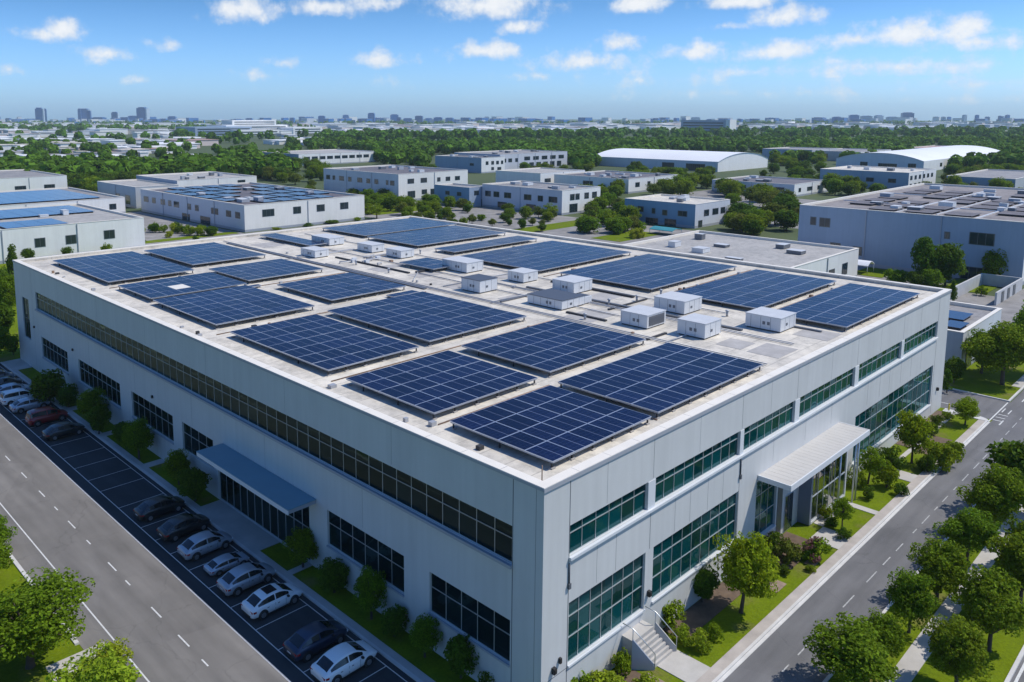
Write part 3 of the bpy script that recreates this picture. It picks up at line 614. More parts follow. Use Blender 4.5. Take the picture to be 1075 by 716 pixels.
def tree_proto(seed, leaf, cr=1.0, ch=1.9, th=.8, clumps=46, per=62, size=.17, lean=.05, cs=.34, shape='round', name='tree'):
    """unit tree: crown radius cr, trunk height th, total height th+ch, base at origin; returned as Empty with trunk and crown"""
    rnd = random.Random(seed)
    root = bpy.data.objects.new(name, None); col.objects.link(root)
    tk = MB(); top = Vector((rnd.uniform(-lean,lean), rnd.uniform(-lean,lean), th+ch*.55))
    mid = Vector((top.x*.4, top.y*.4, th*.9))
    tk.tube([(0,0,-.05),(0,0,.06),tuple(mid),tuple(top)], [.10,.075,.06,.02], 8)
    cm = []
    for i in range(clumps):
        while True:
            p = Vector((rnd.uniform(-1,1), rnd.uniform(-1,1), rnd.uniform(-1,1)))
            if .25 < p.length < 1: break
        p = p.normalized()*(.45+.55*rnd.random()**.5)
        k = 1.0
        if shape == 'cone': k = max(.15, 1-.5*(p.z+1)*.95)*1.25
        if shape == 'oval': k = 1-.25*abs(p.z)
        bump = 1+rnd.uniform(-.30,.24)
        c = Vector((p.x*(cr-cs*.6)*k*bump, p.y*(cr-cs*.6)*k*bump, th+ch*.5+p.z*(ch*.5-cs*.45)*bump))
        cm.append(c)
    for c in cm[::4]:
        s0 = mid.lerp(top, rnd.uniform(0,.7)); tk.tube([tuple(s0), tuple(s0.lerp(c,.55)+Vector((0,0,.06))), tuple(c)], [.035,.022,.008], 5, cap=False)
    tk.build('trunk', 'bark', root)
    cw = MB()
    for c in cm: leaf_quads(cw, c, int(per*rnd.uniform(.6,1.3)), cs*rnd.uniform(.75,1.25), size, rnd)
    cw.build('crown', leaf, root)
    root['h'] = th+ch; root['r'] = cr
    return root
def bush_proto(seed, leaf, per=60, clumps=22, size=.2, name='shrub', fl=None):
    rnd = random.Random(seed); root = bpy.data.objects.new(name, None); col.objects.link(root)
    st_ = MB()
    for i in range(5): a = rnd.uniform(0,6.28); st_.tube([(0,0,-.03),(math.cos(a)*.25,math.sin(a)*.25,.4),(math.cos(a)*.5,math.sin(a)*.5,.95)], [.05,.035,.015], 5, cap=False)
    st_.build('stem', 'bark', root)
    cw = MB()
    for i in range(clumps):
        a = rnd.uniform(0,6.28); rr = .8*rnd.random()**.5; z_ = rnd.uniform(.25,1.0)*(1.55-.65*rr)
        leaf_quads(cw, Vector((math.cos(a)*rr, math.sin(a)*rr, z_)), per, .36*rnd.uniform(.8,1.2), size, rnd, 1 if fl and rnd.random() < .3 else 0)
    cw.build('foliage', [leaf, fl] if fl else [leaf], root); root['h'] = 1.75; root['r'] = 1.05
    return root
PT = {
 'maple': [tree_proto(s, 'leaf_mid', clumps=84, per=112, size=.115, th=.62, ch=1.9, cs=.30) for s in (1,2,3)],
 'bright': [tree_proto(s, 'leaf_bright', clumps=84, per=112, size=.115, th=.55, ch=1.9, cs=.30) for s in (31,32)],
 'bushy': [tree_proto(s, 'leaf_mid', clumps=70, per=64, size=.17, th=.1, ch=1.95, cs=.34) for s in (41,42,43)],
 'dense': [tree_proto(s, 'leaf_dark', ch=2.1, th=.3, clumps=66, per=60, size=.19) for s in (4,5,6)],
 'loose': [tree_proto(s, 'leaf_shrub', ch=1.8, th=.7, clumps=36, per=60, size=.15, cs=.3) for s in (7,8)],
 'cone': [tree_proto(s, 'leaf_dark', ch=2.6, th=.25, clumps=50, per=50, size=.18, shape='cone') for s in (9,10)],
 'lime': [tree_proto(s, 'leaf_lime', clumps=60, per=100, size=.11, ch=1.8, th=.7, cs=.3) for s in (11,)],
 'big': [tree_proto(s, 'leaf_mid', clumps=150, per=80, size=.085, ch=1.9, th=.6, cs=.24) for s in (12,13)],
 'olive': [tree_proto(s, 'leaf_olive', clumps=52, per=60, size=.17, th=.35) for s in (14,)],
 'shrub': [bush_proto(s, 'leaf_shrub') for s in (21,22,23)],
 'darkshrub': [bush_proto(s, 'leaf_dark') for s in (24,25)],
 'limeshrub': [bush_proto(s, 'leaf_lime') for s in (26,)],
 'oliveshrub': [bush_proto(s, 'leaf_olive') for s in (27,)],
 'flowershrub': [bush_proto(s, 'leaf_shrub', fl='leaf_flower') for s in (28,)],
}
PDIM = {o.as_pointer(): (o['h'], o['r']) for l_ in PT.values() for o in l_}
for l_ in PT.values():
    for o in l_: del o['h']; del o['r']
used = set(); tr = random.Random(5)
def plant(kind, p, h, r, lab, cat, name, group=None):
    src = tr.choice(PT[kind])
    pr_ = PDIM[src.as_pointer()]
    if src.as_pointer() not in used: o = src; used.add(src.as_pointer())
    else: o = copy_tree(src)
    o.name = {'leafy_tree': {'cone':'conifer_tree','dense':'dark_tree','olive':'olive_tree'}.get(kind, name)}.get(name, name); o.location = p; o.rotation_euler = (tr.gauss(0,.03),tr.gauss(0,.03),tr.uniform(0,6.28)); o.scale = (.93*r/pr_[1]*tr.uniform(.88,1.12), .93*r/pr_[1]*tr.uniform(.88,1.12), h/pr_[0])
    tag(o, lab, cat, group)
    return o
def plant_px(kind, bx, by, ty, wpx, lab, cat='tree', name='leafy_tree', group=None, z=0.05):
    p = G(bx, by, z); dp = depth(p); lo, hi = 0.0, 40.0
    for _ in range(40):
        m = (lo+hi)/2
        if PYX((p.x, p.y, z+m))[1] > ty: lo = m
        else: hi = m
    return plant(kind, p, lo, wpx/2*dp/F, lab, cat, name, group)
g1 = 'street trees along the sunny road'
plant_px('maple',892,722,658,84,'leafy street tree nearest the bottom edge on the verge of the sunny road',group=g1)
plant_px('maple',923,694,644,44,'small street tree between the bottom one and the slim-trunked one',group=g1)
plant_px('maple',954,664,600,54,'street tree with a slim bare trunk third from the bottom on the road verge',group=g1)
plant_px('maple',983,632,567,58,'street tree fourth from the bottom whose shadow falls near the road edge',group=g1)
plant_px('maple',1015,592,536,54,'street tree fifth from the bottom on the road verge',group=g1)
plant_px('maple',1041,562,489,66,'tall street tree sixth from the bottom with a broad crown',group=g1)
plant_px('dense',1078,540,460,70,'dark street tree cut by the right picture edge above the broad one',group=g1)
g2 = 'trees on the lawn between the two pavements'
plant_px('maple',1004,726,652,72,'leafy tree at the bottom edge on the lawn right of the pavement',group=g2)
plant_px('maple',1038,683,604,76,'tree with a visible trunk on the lawn right of the pavement',group=g2)
plant_px('loose',1020,650,612,48,'thin see-through tree leaning over the pavement on the right',group=g2)
plant_px('maple',1070,642,560,66,'tree cut by the right picture edge beside the pavement',group=g2)
plant_px('dense',1082,600,548,60,'dark tree at the right picture edge behind the pavement',group=g2)
g3 = 'trees by the side road'
plant_px('maple',1052,404,338,62,'dark broad tree on the grass corner across the side road',group=g3)
plant_px('maple',1080,392,318,58,'tall tree cut by the right edge beyond the grass corner',group=g3)
plant_px('maple',1030,392,346,40,'bushy tree in front of the small annex with the blue door',group=g3)
plant_px('dense',1001,402,374,22,'small dark tree in the gap between factory corner and annex',group=g3)
plant_px('cone',994,412,388,18,'low dark shrub tree against the factory end wall',group=g3)
g4 = 'trees on the sunny facade lawn'
plant_px('bright',1013,446,418,26,'small round tree on the rounded end of the lawn',group=g4)
plant_px('bright',957,486,433,38,'round lawn tree left of the narrow path near the lower glazing',group=g4)
plant_px('loose',911,508,470,30,'light young tree beside the glazed entrance',group=g4)
plant_px('bright',778,643,562,64,'bright leafy tree on the lawn beside the entrance steps, largest there',group=g4)
plant_px('dense',737,632,596,36,'darker small tree between the bright one and the facade',group=g4)
plant_px('loose',884,556,524,24,'thin young tree on the lawn in front of the canopy columns',group=g4)
def shrub(kind, bx, by, ty, w, lab, g='shrubs along the sunny facade'): plant_px(kind, bx, by, ty, w, lab, 'shrub', 'garden_shrub', g)
shrub('shrub',706,660,626,38,'bright round shrub between the steps and the facade trees')
shrub('limeshrub',719,676,652,24,'yellow-green shrub next to the side wall of the steps')
shrub('limeshrub',738,684,656,24,'yellow-green shrub on the lawn right of the steps')
shrub('shrub',752,672,650,18,'small green shrub farthest right of the cluster by the steps')
shrub('shrub',651,708,677,28,'round green shrub in the bed left of the steps')
shrub('limeshrub',634,724,698,44,'low yellow-green shrub in the bed at the bottom edge')
shrub('shrub',604,730,698,40,'bushy shrub at the foot of the building corner')
shrub('limeshrub',676,726,704,30,'small lime shrub on the mulch at the bottom edge')
shrub('darkshrub',812,580,556,26,'dark round shrub in the shade of the entrance canopy')
shrub('darkshrub',800,584,566,24,'dark shrub against the wall left of the canopy shade')
shrub('oliveshrub',826,590,562,30,'olive shrub with dry twigs in front of the canopy shade')
shrub('flowershrub',856,588,562,34,'shrub with a few red blossoms beside the entrance pad')
shrub('darkshrub',823,604,592,13,'tiny dark ball shrub standing alone on the lawn')
shrub('shrub',851,600,592,12,'tiny pale shrub near the entrance pad corner')
shrub('darkshrub',872,552,540,20,'dark shrub at the foot of the canopy columns')
shrub('darkshrub',886,566,552,16,'small dark shrub in the middle of the lawn square')
shrub('shrub',866,545,528,16,'light green shrub beneath the entrance glazing')
shrub('shrub',930,512,484,26,'leafy shrub beside the curved lawn path')
shrub('darkshrub',912,524,508,16,'dark shrub on the lawn square right of the stone path')
shrub('shrub',898,512,488,22,'green shrub between glazing and young tree')
shrub('darkshrub',934,494,464,28,'dark tall shrub against the lower glazing')
shrub('shrub',990,490,456,34,'wide green shrub by the narrow path to the corner')
shrub('darkshrub',974,496,474,20,'dark shrub left of the wide green one by the path')
shrub('shrub',1002,478,458,22,'green shrub at the right end of the path shrubs')
shrub('darkshrub',968,494,478,16,'dark low shrub at the foot of the round lawn tree')
shrub('darkshrub',983,448,434,16,'dark clipped shrub against the end of the facade')
shrub('darkshrub',978,457,442,18,'second clipped dark shrub along the end of the facade')
shrub('shrub',994,440,430,14,'light clipped shrub nearest the yellow post')
shrub('darkshrub',946,520,506,16,'dark low shrub at the pavement edge')
shrub('shrub',884,538,520,18,'light shrub between the column feet')
shrub('shrub',790,606,590,20,'light shrub behind the bright lawn tree')
# shaded side planting
g5 = 'small trees in the shade of the west facade'
for bx, by, ty, w, kd, lab in (
 (52,424,390,40,'dense','shaded small tree nearest the far end of the west facade'),
 (72,428,404,24,'dense','low shaded tree beside the far end one on the west lawn'),
 (98,446,408,34,'maple','shaded tree between the first and second lower west windows'),
 (104,456,424,26,'dense','bushy shaded tree in front of the second lower west window'),
 (146,482,440,38,'maple','shaded tree before the third lower west window'),
 (130,468,442,24,'dense','low shaded tree left of the third lower west window'),
 (188,510,472,26,'maple','shaded small tree just left of the west canopy'),
 (205,526,490,34,'dense','wide shaded shrub tree at the canopy end')):
    plant_px(kd, bx, by, ty, w, lab, group=g5)
for bx, by, ty, w, kd, lab in (
 (318,596,556,40,'maple','shaded tree right of the west canopy'),
 (351,622,588,34,'dense','shaded bush tree under the glazing right of the canopy'),
 (390,650,597,38,'maple','shaded round tree with a visible trunk near the silver cars'),
 (414,668,638,32,'dense','shaded bush tree before the wall between two lower windows'),
 (446,690,646,38,'maple','shaded tree under the lower window nearest the corner'),
 (484,712,664,40,'dense','shaded tree at the bottom edge near the building corner')):
    plant_px(kd, bx, by, ty, w, lab, group=g5)
plant_px('shrub',549,736,696,32,'sunlit-topped shrub at the very foot of the near corner','shrub','garden_shrub')
plant_px('darkshrub',516,724,700,30,'dark shrub at the bottom edge left of the near corner','shrub','garden_shrub')
g6 = 'trees on the verge across the west road'
plant('big', G(32,700,.05), 5.1, 3.6, 'big leafy tree on the left verge of the west road', 'tree', 'leafy_tree', g6)
plant('maple', G(-8,585,.05), 3.2, 1.55, 'small tree cut by the left edge above the big verge tree', 'tree', 'leafy_tree', g6)
plant('lime', Vector((-17.6,14.6,.05)), 4.7, 2.9, 'yellow-green tree filling the bottom left corner', 'tree', 'leafy_tree', g6)
plant('lime', Vector((-15.6,17.4,.05)), 3.0, 1.7, 'low yellow-green tree between the corner one and the concrete pad', 'tree', 'leafy_tree', g6)
plant('big', G(-40,725,.05), 4.6, 2.4, 'leafy tree at the left edge behind the yellow-green corner tree', 'tree', 'leafy_tree', g6)
for i, yy in enumerate((34,40.5,47,53,60,66,73,80,87,95)):
    plant(['maple','dense','olive'][i%3], Vector((-17.3-(i%2)*1.2, yy, .05)), 3.6+(i%4)*.5, 1.9+(i%3)*.3, 'roadside tree on the far verge of the west road, seen mirrored in the upper glazing', 'tree', 'leafy_tree', g6)
g7 = 'trees at the far end of the factory'
for bx, by, ty, w, kd, lab in (
 (4,356,316,30,'dense','dark tree at the left edge beyond the far factory corner'),
 (12,336,288,26,'maple','tall tree at the left edge touching the far factory corner'),
 (-2,380,340,34,'maple','leafy tree at the left edge above the parked cars'),
 (13,300,258,22,'cone','pointed tree right behind the far factory corner'),
 (0,322,280,30,'dense','dark tree at the left edge under the white warehouse wall'),
 (14,372,352,16,'dense','low dark tree at the foot of the far factory corner')):
    plant_px(kd, bx, by, ty, w, lab, group=g7)
# ================================================================== CARS
def make_car(label, suv=False):
    root = thing('parked_car', label, 'car', (0,0,0), 0, 'cars parked nose-in beside the west facade')
    dz = .12 if suv else 0
    S = [(-1.90,.60,.34,.60,.62),(-1.86,.70,.26,.74,.80),(-1.72,.77,.20,.80,.87+dz*.6),(-1.3,.80,.18,.83,.89+dz*.6),(-.6,.82,.17,.82,.87+dz*.5),(.3,.82,.17,.80,.85+dz*.5),(.95,.80,.18,.76,.82+dz*.5),(1.4,.78,.20,.70,.745+dz*.4),(1.72,.72,.23,.61,.65+dz*.3),(1.86,.62,.28,.53,.56+dz*.2),(1.92,.48,.33,.47,.49)]
    b = MB(); rings = []
    for x, hw, zb, zbelt, zt in S:
        zm = (zb+zbelt)/2
        half = [(hw*.80,zb),(hw*.97,zb+.09),(hw,zm),(hw*.985,zbelt-.03),(hw*.93,zbelt+.02),(hw*.70,zt),(hw*.3,zt+.025)]
        ring = [(x,-a,c) for a,c in half]+[(x,a,c) for a,c in half[::-1]]
        st_ = len(b.v); b.v += ring; rings.append((st_, len(ring)))
    for i in range(len(rings)-1):
        s0, n_ = rings[i]; s1, _ = rings[i+1]
        for k in range(n_):
            b.f.append((s0+k, s1+k, s1+(k+1)%n_, s0+(k+1)%n_)); b.m.append(0); b.sm.append(True)
    b.f.append(tuple(rings[0][0]+k for k in range(rings[0][1]))); b.m.append(0); b.sm.append(False)
    b.f.append(tuple(rings[-1][0]+k for k in range(rings[-1][1]-1,-1,-1))); b.m.append(0); b.sm.append(False)
    # cabin: arched greenhouse lofted along the length; glass is cut out of it as parts of its own
    zb = .835+dz*.5; up_ = dz*1.35
    ST = [(-1.66,.862,.60),(-1.40,1.03,.585),(-1.08,1.195,.565),(-.72,1.285,.555),(-.22,1.322,.55),(-.14,1.322,.55),(.22,1.295,.55),(.50,1.215,.56),(.82,1.055,.60),(1.20,.845,.655)]
    if suv: ST = [(-1.80,.862,.62),(-1.70,1.10,.585),(-1.56,1.27,.565),(-1.10,1.325,.56),(-.22,1.335,.555),(-.14,1.335,.555),(.22,1.30,.55),(.50,1.22,.56),(.82,1.055,.60),(1.20,.845,.655)]
    def wb(x): return .66+.095*max(0, 1-(abs(x+.25)/1.45)**2.2)
    GL = {'rear_window': MB(), 'windscreen': MB(), 'sf-1': MB(), 'sr-1': MB(), 'sf1': MB(), 'sr1': MB()}
    nS = len(ST)
    for i in range(nS-1):
        a, c = ST[i], ST[i+1]; za, zc = a[1]+up_*(.2 if i == 0 else 1), c[1]+up_*(.2 if i+1 == nS-1 else 1)
        if i+1 == nS-1: pass
        for s_ in (-1, 1):
            def pt(st_, z_, v): return (st_[0], s_*(wb(st_[0])*(1-v)+st_[2]*v), zb*(1-v)+(z_-.035)*v)
            for v0, v1, g_ in ((0,.16,0),(.16,.86,1),(.86,1,0)):
                q = [pt(a,za,v0), pt(c,zc,v0), pt(c,zc,v1), pt(a,za,v1)]
                if s_ > 0: q = q[::-1]
                if g_ and 1 <= i <= nS-3 and i != 4: GL[('sr' if i < 4 else 'sf')+str(s_)].face(q, 0, True)
                else: b.face(q, 0, True)
            def tp(st_, z_, u): return (st_[0], s_*st_[2]*u, z_-.035*u*u)
            gl = 'rear_window' if i in (0,1) else 'windscreen' if i in (nS-2,nS-3) else None
            for u0, u1 in ((0,.45),(.45,.86),(.86,1)):
                q = [tp(a,za,u0), tp(a,za,u1), tp(c,zc,u1), tp(c,zc,u0)]
                if s_ < 0: pass
                else: q = q[::-1]
                (GL[gl] if gl and u1 < .9 else b).face(q, 0, True)
    # sill and bumper trim
    b.box(-1.0,-.80,.14,1.0,.80,.19,1); b.box(-1.93,-.5,.3,-1.89,.5,.4,1); b.box(1.88,-.4,.3,1.935,.4,.42,1)
    for s in (-1, 1):
        for yy in (-.25, .52): b.box(yy-.008, s*.812-.004, .3, yy+.008, s*.812+.004, .77, 1)
        b.box(-.08, s*.825-.012, .66, .06, s*.825+.012, .685, 1); b.box(-.85, s*.825-.012, .66, -.71, s*.825+.012, .685, 1)
    bo = b.build('body', ['car_silver', 'black_trim'], root)
    bm = bmesh.new(); bm.from_mesh(bo.data); bmesh.ops.remove_doubles(bm, verts=bm.verts, dist=.002)
    for f_ in bm.faces: f_.smooth = f_.material_index == 0
    bm.to_mesh(bo.data); bm.free()
    for nm, g_ in GL.items(): g_.build(nm if nm[0] in 'rw' else 'side_window', 'car_glass', root)
    for s in (-1, 1):
        k = MB(); k.box(-1.885,min(s*.44,s*.70),.60,-1.76,max(s*.44,s*.70),.72); k.box(-1.80,min(s*.70,s*.783),.60,-1.60,max(s*.70,s*.783),.71); k.build('tail_lamp', 'red_lamp', root)
        k = MB(); k.box(1.68,min(s*.46,s*.70),.48,1.84,max(s*.46,s*.70),.58); k.build('headlamp', 'clear_lamp', root)
        k = MB(); k.box(.60,min(s*.78,s*.95),.80+dz*.5,.72,max(s*.78,s*.95),.90+dz*.5); k.build('wing_mirror', 'black_trim', root)
        for xw in (-1.13, 1.15):
            wz = .285
            ar = MB()
            ar.tube([(xw,s*.74,wz+.02),(xw,s*.818,wz+.02)], .345, 22); ar.build('wheel_arch', 'black_trim', root)
            w_ = MB(); w_.tube([(xw,s*.64,wz),(xw,s*.70,wz),(xw,s*.82,wz),(xw,s*.835,wz)], [.26,.285,.285,.25], 22)
            wh = w_.build('wheel', 'tyre', root)
            r_ = MB(); r_.tube([(xw,s*.78,wz),(xw,s*.842,wz)], [.19,.17], 16); r_.build('rim', 'rim', wh)
            for q_ in range(5):
                a_ = q_*1.2566; r_ = None
    k = MB(); k.box(-1.905,-.2,.50,-1.895,.2,.59); k.build('number_plate', 'plate', root)
    return root
sedan = make_car('x'); suvc = make_car('x', True)
cars = [
 (28.05,-4.50,'car_silver',0,'silver sedan right of the two dark sedans, before the entrance forecourt',1),
 (35.8,-4.5,'car_black',0,'black sedan first in the row after the empty bays',1),
 (31.6,-4.45,'car_black',0,'black sedan between the first black one and the silver sedan',1),
 (22.1,-4.5,'car_silver',0,'silver sedan between the low silver-grey car and the white sunroof car',1),
 (18.75,-4.55,'car_white',0,'white sedan with a dark panoramic sunroof',1),
 (13.45,-4.75,'car_navy',0,'navy blue sedan beside the white one at the bottom edge',1),
 (10.65,-4.72,'car_white',0,'white sedan at the bottom edge, nearest in the row',1),
 (57.8,-4.6,'car_black',0,'black sedan at the far side of the empty bays',1),
 (62.9,-4.6,'car_red',1,'dark red estate car in the far part of the row',1.03),
 (68.0,-4.8,'car_silver',0,'silver sedan behind the dark red car',1),
 (71.2,-4.9,'car_white',1,'white estate car in the far part of the row',1),
 (74.4,-4.8,'car_pale',0,'pale blue-grey sedan behind the white estate car',1),
 (77.6,-4.8,'car_black',0,'black sedan near the far end of the row',1),
 (80.6,-4.8,'car_grey',1,'grey estate car cut by the left edge at the far end',1),
 (25.0,-4.45,'car_pale',0,'low silver-grey car squeezed between two silver sedans',.80)]
first = {0: sedan, 1: suvc}; done = set(); sun_car = None
for y, x, paint, kind, lab, s_ in cars:
    if kind not in done: o = first[kind]; done.add(kind)
    else: o = copy_tree(first[kind])
    o.location = (x, y, .006); o.scale = (s_, s_, s_ if s_ > .9 else .62); o['label'] = lab; o.rotation_euler = (0,0,random.Random(lab).gauss(0,.012))
    for ch in o.children:
        if ch.name.startswith('body'):
            ch.material_slots[0].link = 'OBJECT'; ch.material_slots[0].material = M[paint]
    if 'sunroof' in lab: sun_car = o
k = MB(); k.box(-.62,-.40,1.30,.10,.40,1.335); k.build('sunroof', 'car_glass', sun_car)
# ================================================================== OTHER BUILDINGS
def rect_windows(parent, face, x0, y0, x1, y1, h, spec, gm='glass_far'):
    """spec: list of (u0,u1,z0,z1) with u measured from the near (x0,y0) corner along the face"""
    for u0, u1, z0, z1 in spec:
        k = MB(); e = .12
        if face == 's':
            k.box(x0+u0-e, y0-.05, z0-e, x0+u1+e, y0-.002, z1+e, 0); o = k.build('window', 'frame_dark', parent)
            g = MB(); n_ = max(1, round((u1-u0)/1.3))
            for i in range(n_): g.box(x0+u0+(u1-u0)*i/n_+.05, y0-.075, z0, x0+u0+(u1-u0)*(i+1)/n_-.05, y0-.052, z1)
            g.build('pane', gm, o)
        else:
            k.box(x0-.05, y0+u0-e, z0-e, x0-.002, y0+u1+e, z1+e, 0); o = k.build('window', 'frame_dark', parent)
            g = MB(); n_ = max(1, round((u1-u0)/1.3))
            for i in range(n_): g.box(x0-.075, y0+u0+(u1-u0)*i/n_+.05, z0, x0-.052, y0+u0+(u1-u0)*(i+1)/n_-.05, z1)
            g.build('pane', gm, o)
def house(label, x0, y0, x1, y1, h, wall, roof, ws=(), ww=(), name='industrial_building', wallw=None, par=.5, cat='building', group=None, plinth=True):
    root = thing(name, label, cat, (0,0,0), 0, group)
    k = MB()
    for f_, mi in (('s',0),('e',0),('n',0),('w',1)):
        k.box(x0,y0,-.02,x1,y1,h-.08,mi,skip='bt'+''.join(c for c in 'senw' if c != f_))
    k.build('wall', ['wall_'+wall, 'wall_'+(wallw or wall)], root)
    k = MB(); k.box(x0+.3,y0+.3,h-par-.3,x1-.3,y1-.3,h-par); k.build('roof', roof, root)
    k = MB(); t_ = .45; e = .06
    k.box(x0-e,y0-e,h-.08,x1+e,y0+t_,h); k.box(x0-e,y1-t_,h-.08,x1+e,y1+e,h); k.box(x0-e,y0+t_,h-.08,x0+t_,y1-t_,h); k.box(x1-t_,y0+t_,h-.08,x1+e,y1-t_,h)
    for (a,b_,c,d) in ((x0+.28,y0+t_-.03,x1-.28,y0+t_),(x0+.28,y1-t_,x1-.28,y1-t_+.03),(x0+t_-.03,y0+t_,x0+t_,y1-t_),(x1-t_,y0+t_,x1-t_+.03,y1-t_)): k.box(a,b_,h-par,c,d,h-.082)
    k.build('parapet', 'coping', root)
    rect_windows(root, 's', x0, y0, x1, y1, h, ws); rect_windows(root, 'w', x0, y0, x1, y1, h, ww)
    k = MB(); k.box(x0-.03,y0-.03,-.02,x1+.03,y0-.004,.7); k.build('plinth', 'trim_grey', root); k = MB(); k.box(x0-.03,y0-.004,-.02,x0-.004,y1+.03,.7); k.build('plinth', 'trim_grey', root)
    n_ = max(1, int((x1-x0)/14))
    for i in range(1, n_): xx = x0+(x1-x0)*i/n_; k = MB(); k.box(xx-.08,y0-.16,.1,xx+.08,y0-.004,h-.2); k.build('downpipe', 'trim_grey', root)
    n_ = max(1, int((y1-y0)/14))
    for i in range(1, n_): yy = y0+(y1-y0)*i/n_; k = MB(); k.box(x0-.16,yy-.08,.1,x0-.004,yy+.08,h-.2); k.build('downpipe', 'trim_grey', root)
    return root
hr = random.Random(21)
def rooftop(label, x0, y0, x1, y1, z, n, group, solar=None):
    """small units standing on another building's roof"""
    for i in range(n):
        x, y = hr.uniform(x0+2,x1-4), hr.uniform(y0+2,y1-4); w, d, hh = hr.uniform(1,3), hr.uniform(1,3), hr.uniform(.5,1.3)
        t_ = thing('roof_unit', label, 'roof unit', (x,y,z), 0, group)
        k = MB(); k.box(0,0,.1,w,d,hh); k.box(.1,.1,0,w-.1,d-.1,.1); k.build('casing', hr.choice(['hvac','louvre','hvac','trim_grey']), t_)
        k = MB(); k.box(-.05,-.05,hh+.001,w+.05,d+.05,hh+.06); k.build('lid', 'hvac_top', t_)
def roof_solar(label, rects, z, m, group):
    for (x0,y0,x1,y1) in rects:
        t_ = thing('solar_array', label, 'solar array', (x0,y0,z), 0, group)
        k = MB(); nx = max(1, round((x1-x0)/4)); 
        for i in range(nx):
            a = (x1-x0)*i/nx; k.box(a+.05,0,.35,a+(x1-x0)/nx-.05,y1-y0,.42)
        k.build('solar_panel', m, t_)
        k = MB(); k.box(.3,.3,0,.5,y1-y0-.3,.349); k.box(x1-x0-.5,.3,0,x1-x0-.3,y1-y0-.3,.349); k.build('mounting_rack', 'rubber', t_)
# b1 left white warehouse with blue solar roof
house('white warehouse at the left edge with a blue solar roof behind the far factory corner', -90,166,49.5,210,7.4,'white','roof_pale', [(115,117,2.9,4.7),(121.5,123.6,2.9,4.7),(130,132.3,3.2,5.0),(139-3,139-2.6,4.2,5.2)][:3], [], wallw='grey')
roof_solar('flat blue solar field on the roof of the left-edge white warehouse', [(-10,168,18,186),(20,168,33,180),(21,188,46,207),(-20,189,16,208)], 6.9, 'solar_bright', 'solar fields on the left-edge warehouse')
rooftop('small unit on the left-edge white warehouse roof', -5,186,45,190,6.9,4,'units on the left-edge warehouse roof')
house('lower white building with a blue-grey roof behind the left-edge warehouse', -60,238,73.5,290,5.4,'white','roof_grey',[(128.5,130.5,1.8,3.4)],[], wallw='grey')
roof_solar('flat pale solar field on the second left-edge building', [(-5,242,30,286),(36,244,68,284)], 4.9, 'solar_bright', 'solar fields on the second left-edge building')
house('white building third back at the left edge with a row of dark windows', -60,330,86,385,7.0,'white','roof_grey',[(60+i*11,60+i*11+4,1.5,3.5) for i in range(8)],[], wallw='grey')
rooftop('small unit on the third left-edge building roof', 20,335,80,380,6.5,6,'units on the third left-edge building roof')
# b4
house('big cream building with dark solar rows on its roof, behind the factory left of centre', 80,172.5,121,241,7.5,'cream','roof_dark',
      [(5.6,9.2,3.9,5.7),(15.6,18,3.9,5.7),(23.6,26.2,3.9,5.7),(32,34.8,3.9,5.7)],
      [(2.5,5,3.6,5.2),(7.5,10.2,3.6,5.2),(15,16.8,3.6,5.2),(17.2,19,3.6,5.2),(27,29.2,3.6,5.2),(32,34,3.6,5.2),(40,43.5,3.6,5.2),(45.5,47.5,3.6,5.2),(50,53,3.6,5.2),(57,59.5,3.6,5.2),(62.5,66,3.6,5.2),(20,26,.1,2.2),(33,38,.1,2.0)], wallw='lilac')
roof_solar('dark flat solar row on the cream building roof', [(82+6.3*i,176+11*j,82+6.3*i+5.2,176+11*j+8.5) for i in range(6) for j in range(6) if (i*7+j*3)%5], 7.0, 'solar_dull', 'solar rows on the cream building')
rooftop('small pale unit on the cream building roof', 82,175,119,238,7.0,10,'units on the cream building roof')
house('grey annex behind the cream building with a pale roof', 82,250,97.5,285,7.4,'grey','roof_pale',[],[(5,9,1,4),(14,18,1,4)],wallw='bluegrey')
house('taller cream block behind the grey annex', 98,252,130,288,8.7,'cream','roof_pale',[(24,27,6,7.4)],[],wallw='steel')
rooftop('small unit on the taller cream block roof', 100,255,128,285,8.2,6,'units on the taller cream block roof')
# b6
house('long white two-storey building with a dark roof, upper centre left', 161,204,197,252,10.3,'cream','roof_dark',
      [(4.5,7.5,6.6,8.2),(11,14,6.6,8.2),(19.5,21,6.6,8.0),(24,26.2,6.6,8),(29,31.5,6.6,8),(4.5,8,1.2,3.6),(11.5,14,2.2,3.8),(16,19,1.8,3.8)],
      [(2.5,4.7,6,7.6),(6,7.2,6,7.6),(12,14.2,6,7.6),(17,19.2,6,7.6),(22,25,6,7.6),(29,31,6,7.6),(34,37,6,7.6),(40,41.5,6,7.6),(43.5,46,6,7.6),(20,21.5,2,3.4)], wallw='lilac')
rooftop('low unit on the dark roof of the long white two-storey building', 163,206,195,250,9.8,7,'units on the long two-storey roof')
house('small blue block attached left of the white office building', 167,173,176.5,191,7,'bluegrey','roof_grey',[(2.5,4.6,4.2,5.6),(6,7,.2,2.4)],[(4,6,3.8,5),(10,12,3.8,5)],wallw='blue')
house('white office building with two storeys of dark windows, upper centre', 173,137,193.5,172.6,8,'white','roof_grey',
      [(4.2,6.4,4.6,6.4),(7,9,4.6,6.4),(11.8,14,4.6,6.4),(16,18.4,4.6,6.4),(4,8,.6,3.2),(12,13.5,.4,2.6)],
      [(2,5.4,3.9,5.6),(8,10,3.9,5.6),(13,16,3.9,5.6),(22,25,3.9,5.6),(27.5,30,3.9,5.6),(31.5,34,3.9,5.6),(3,6,.4,2.4),(11,15,.4,2.4),(24,28,.4,2.2)], wallw='lilac')
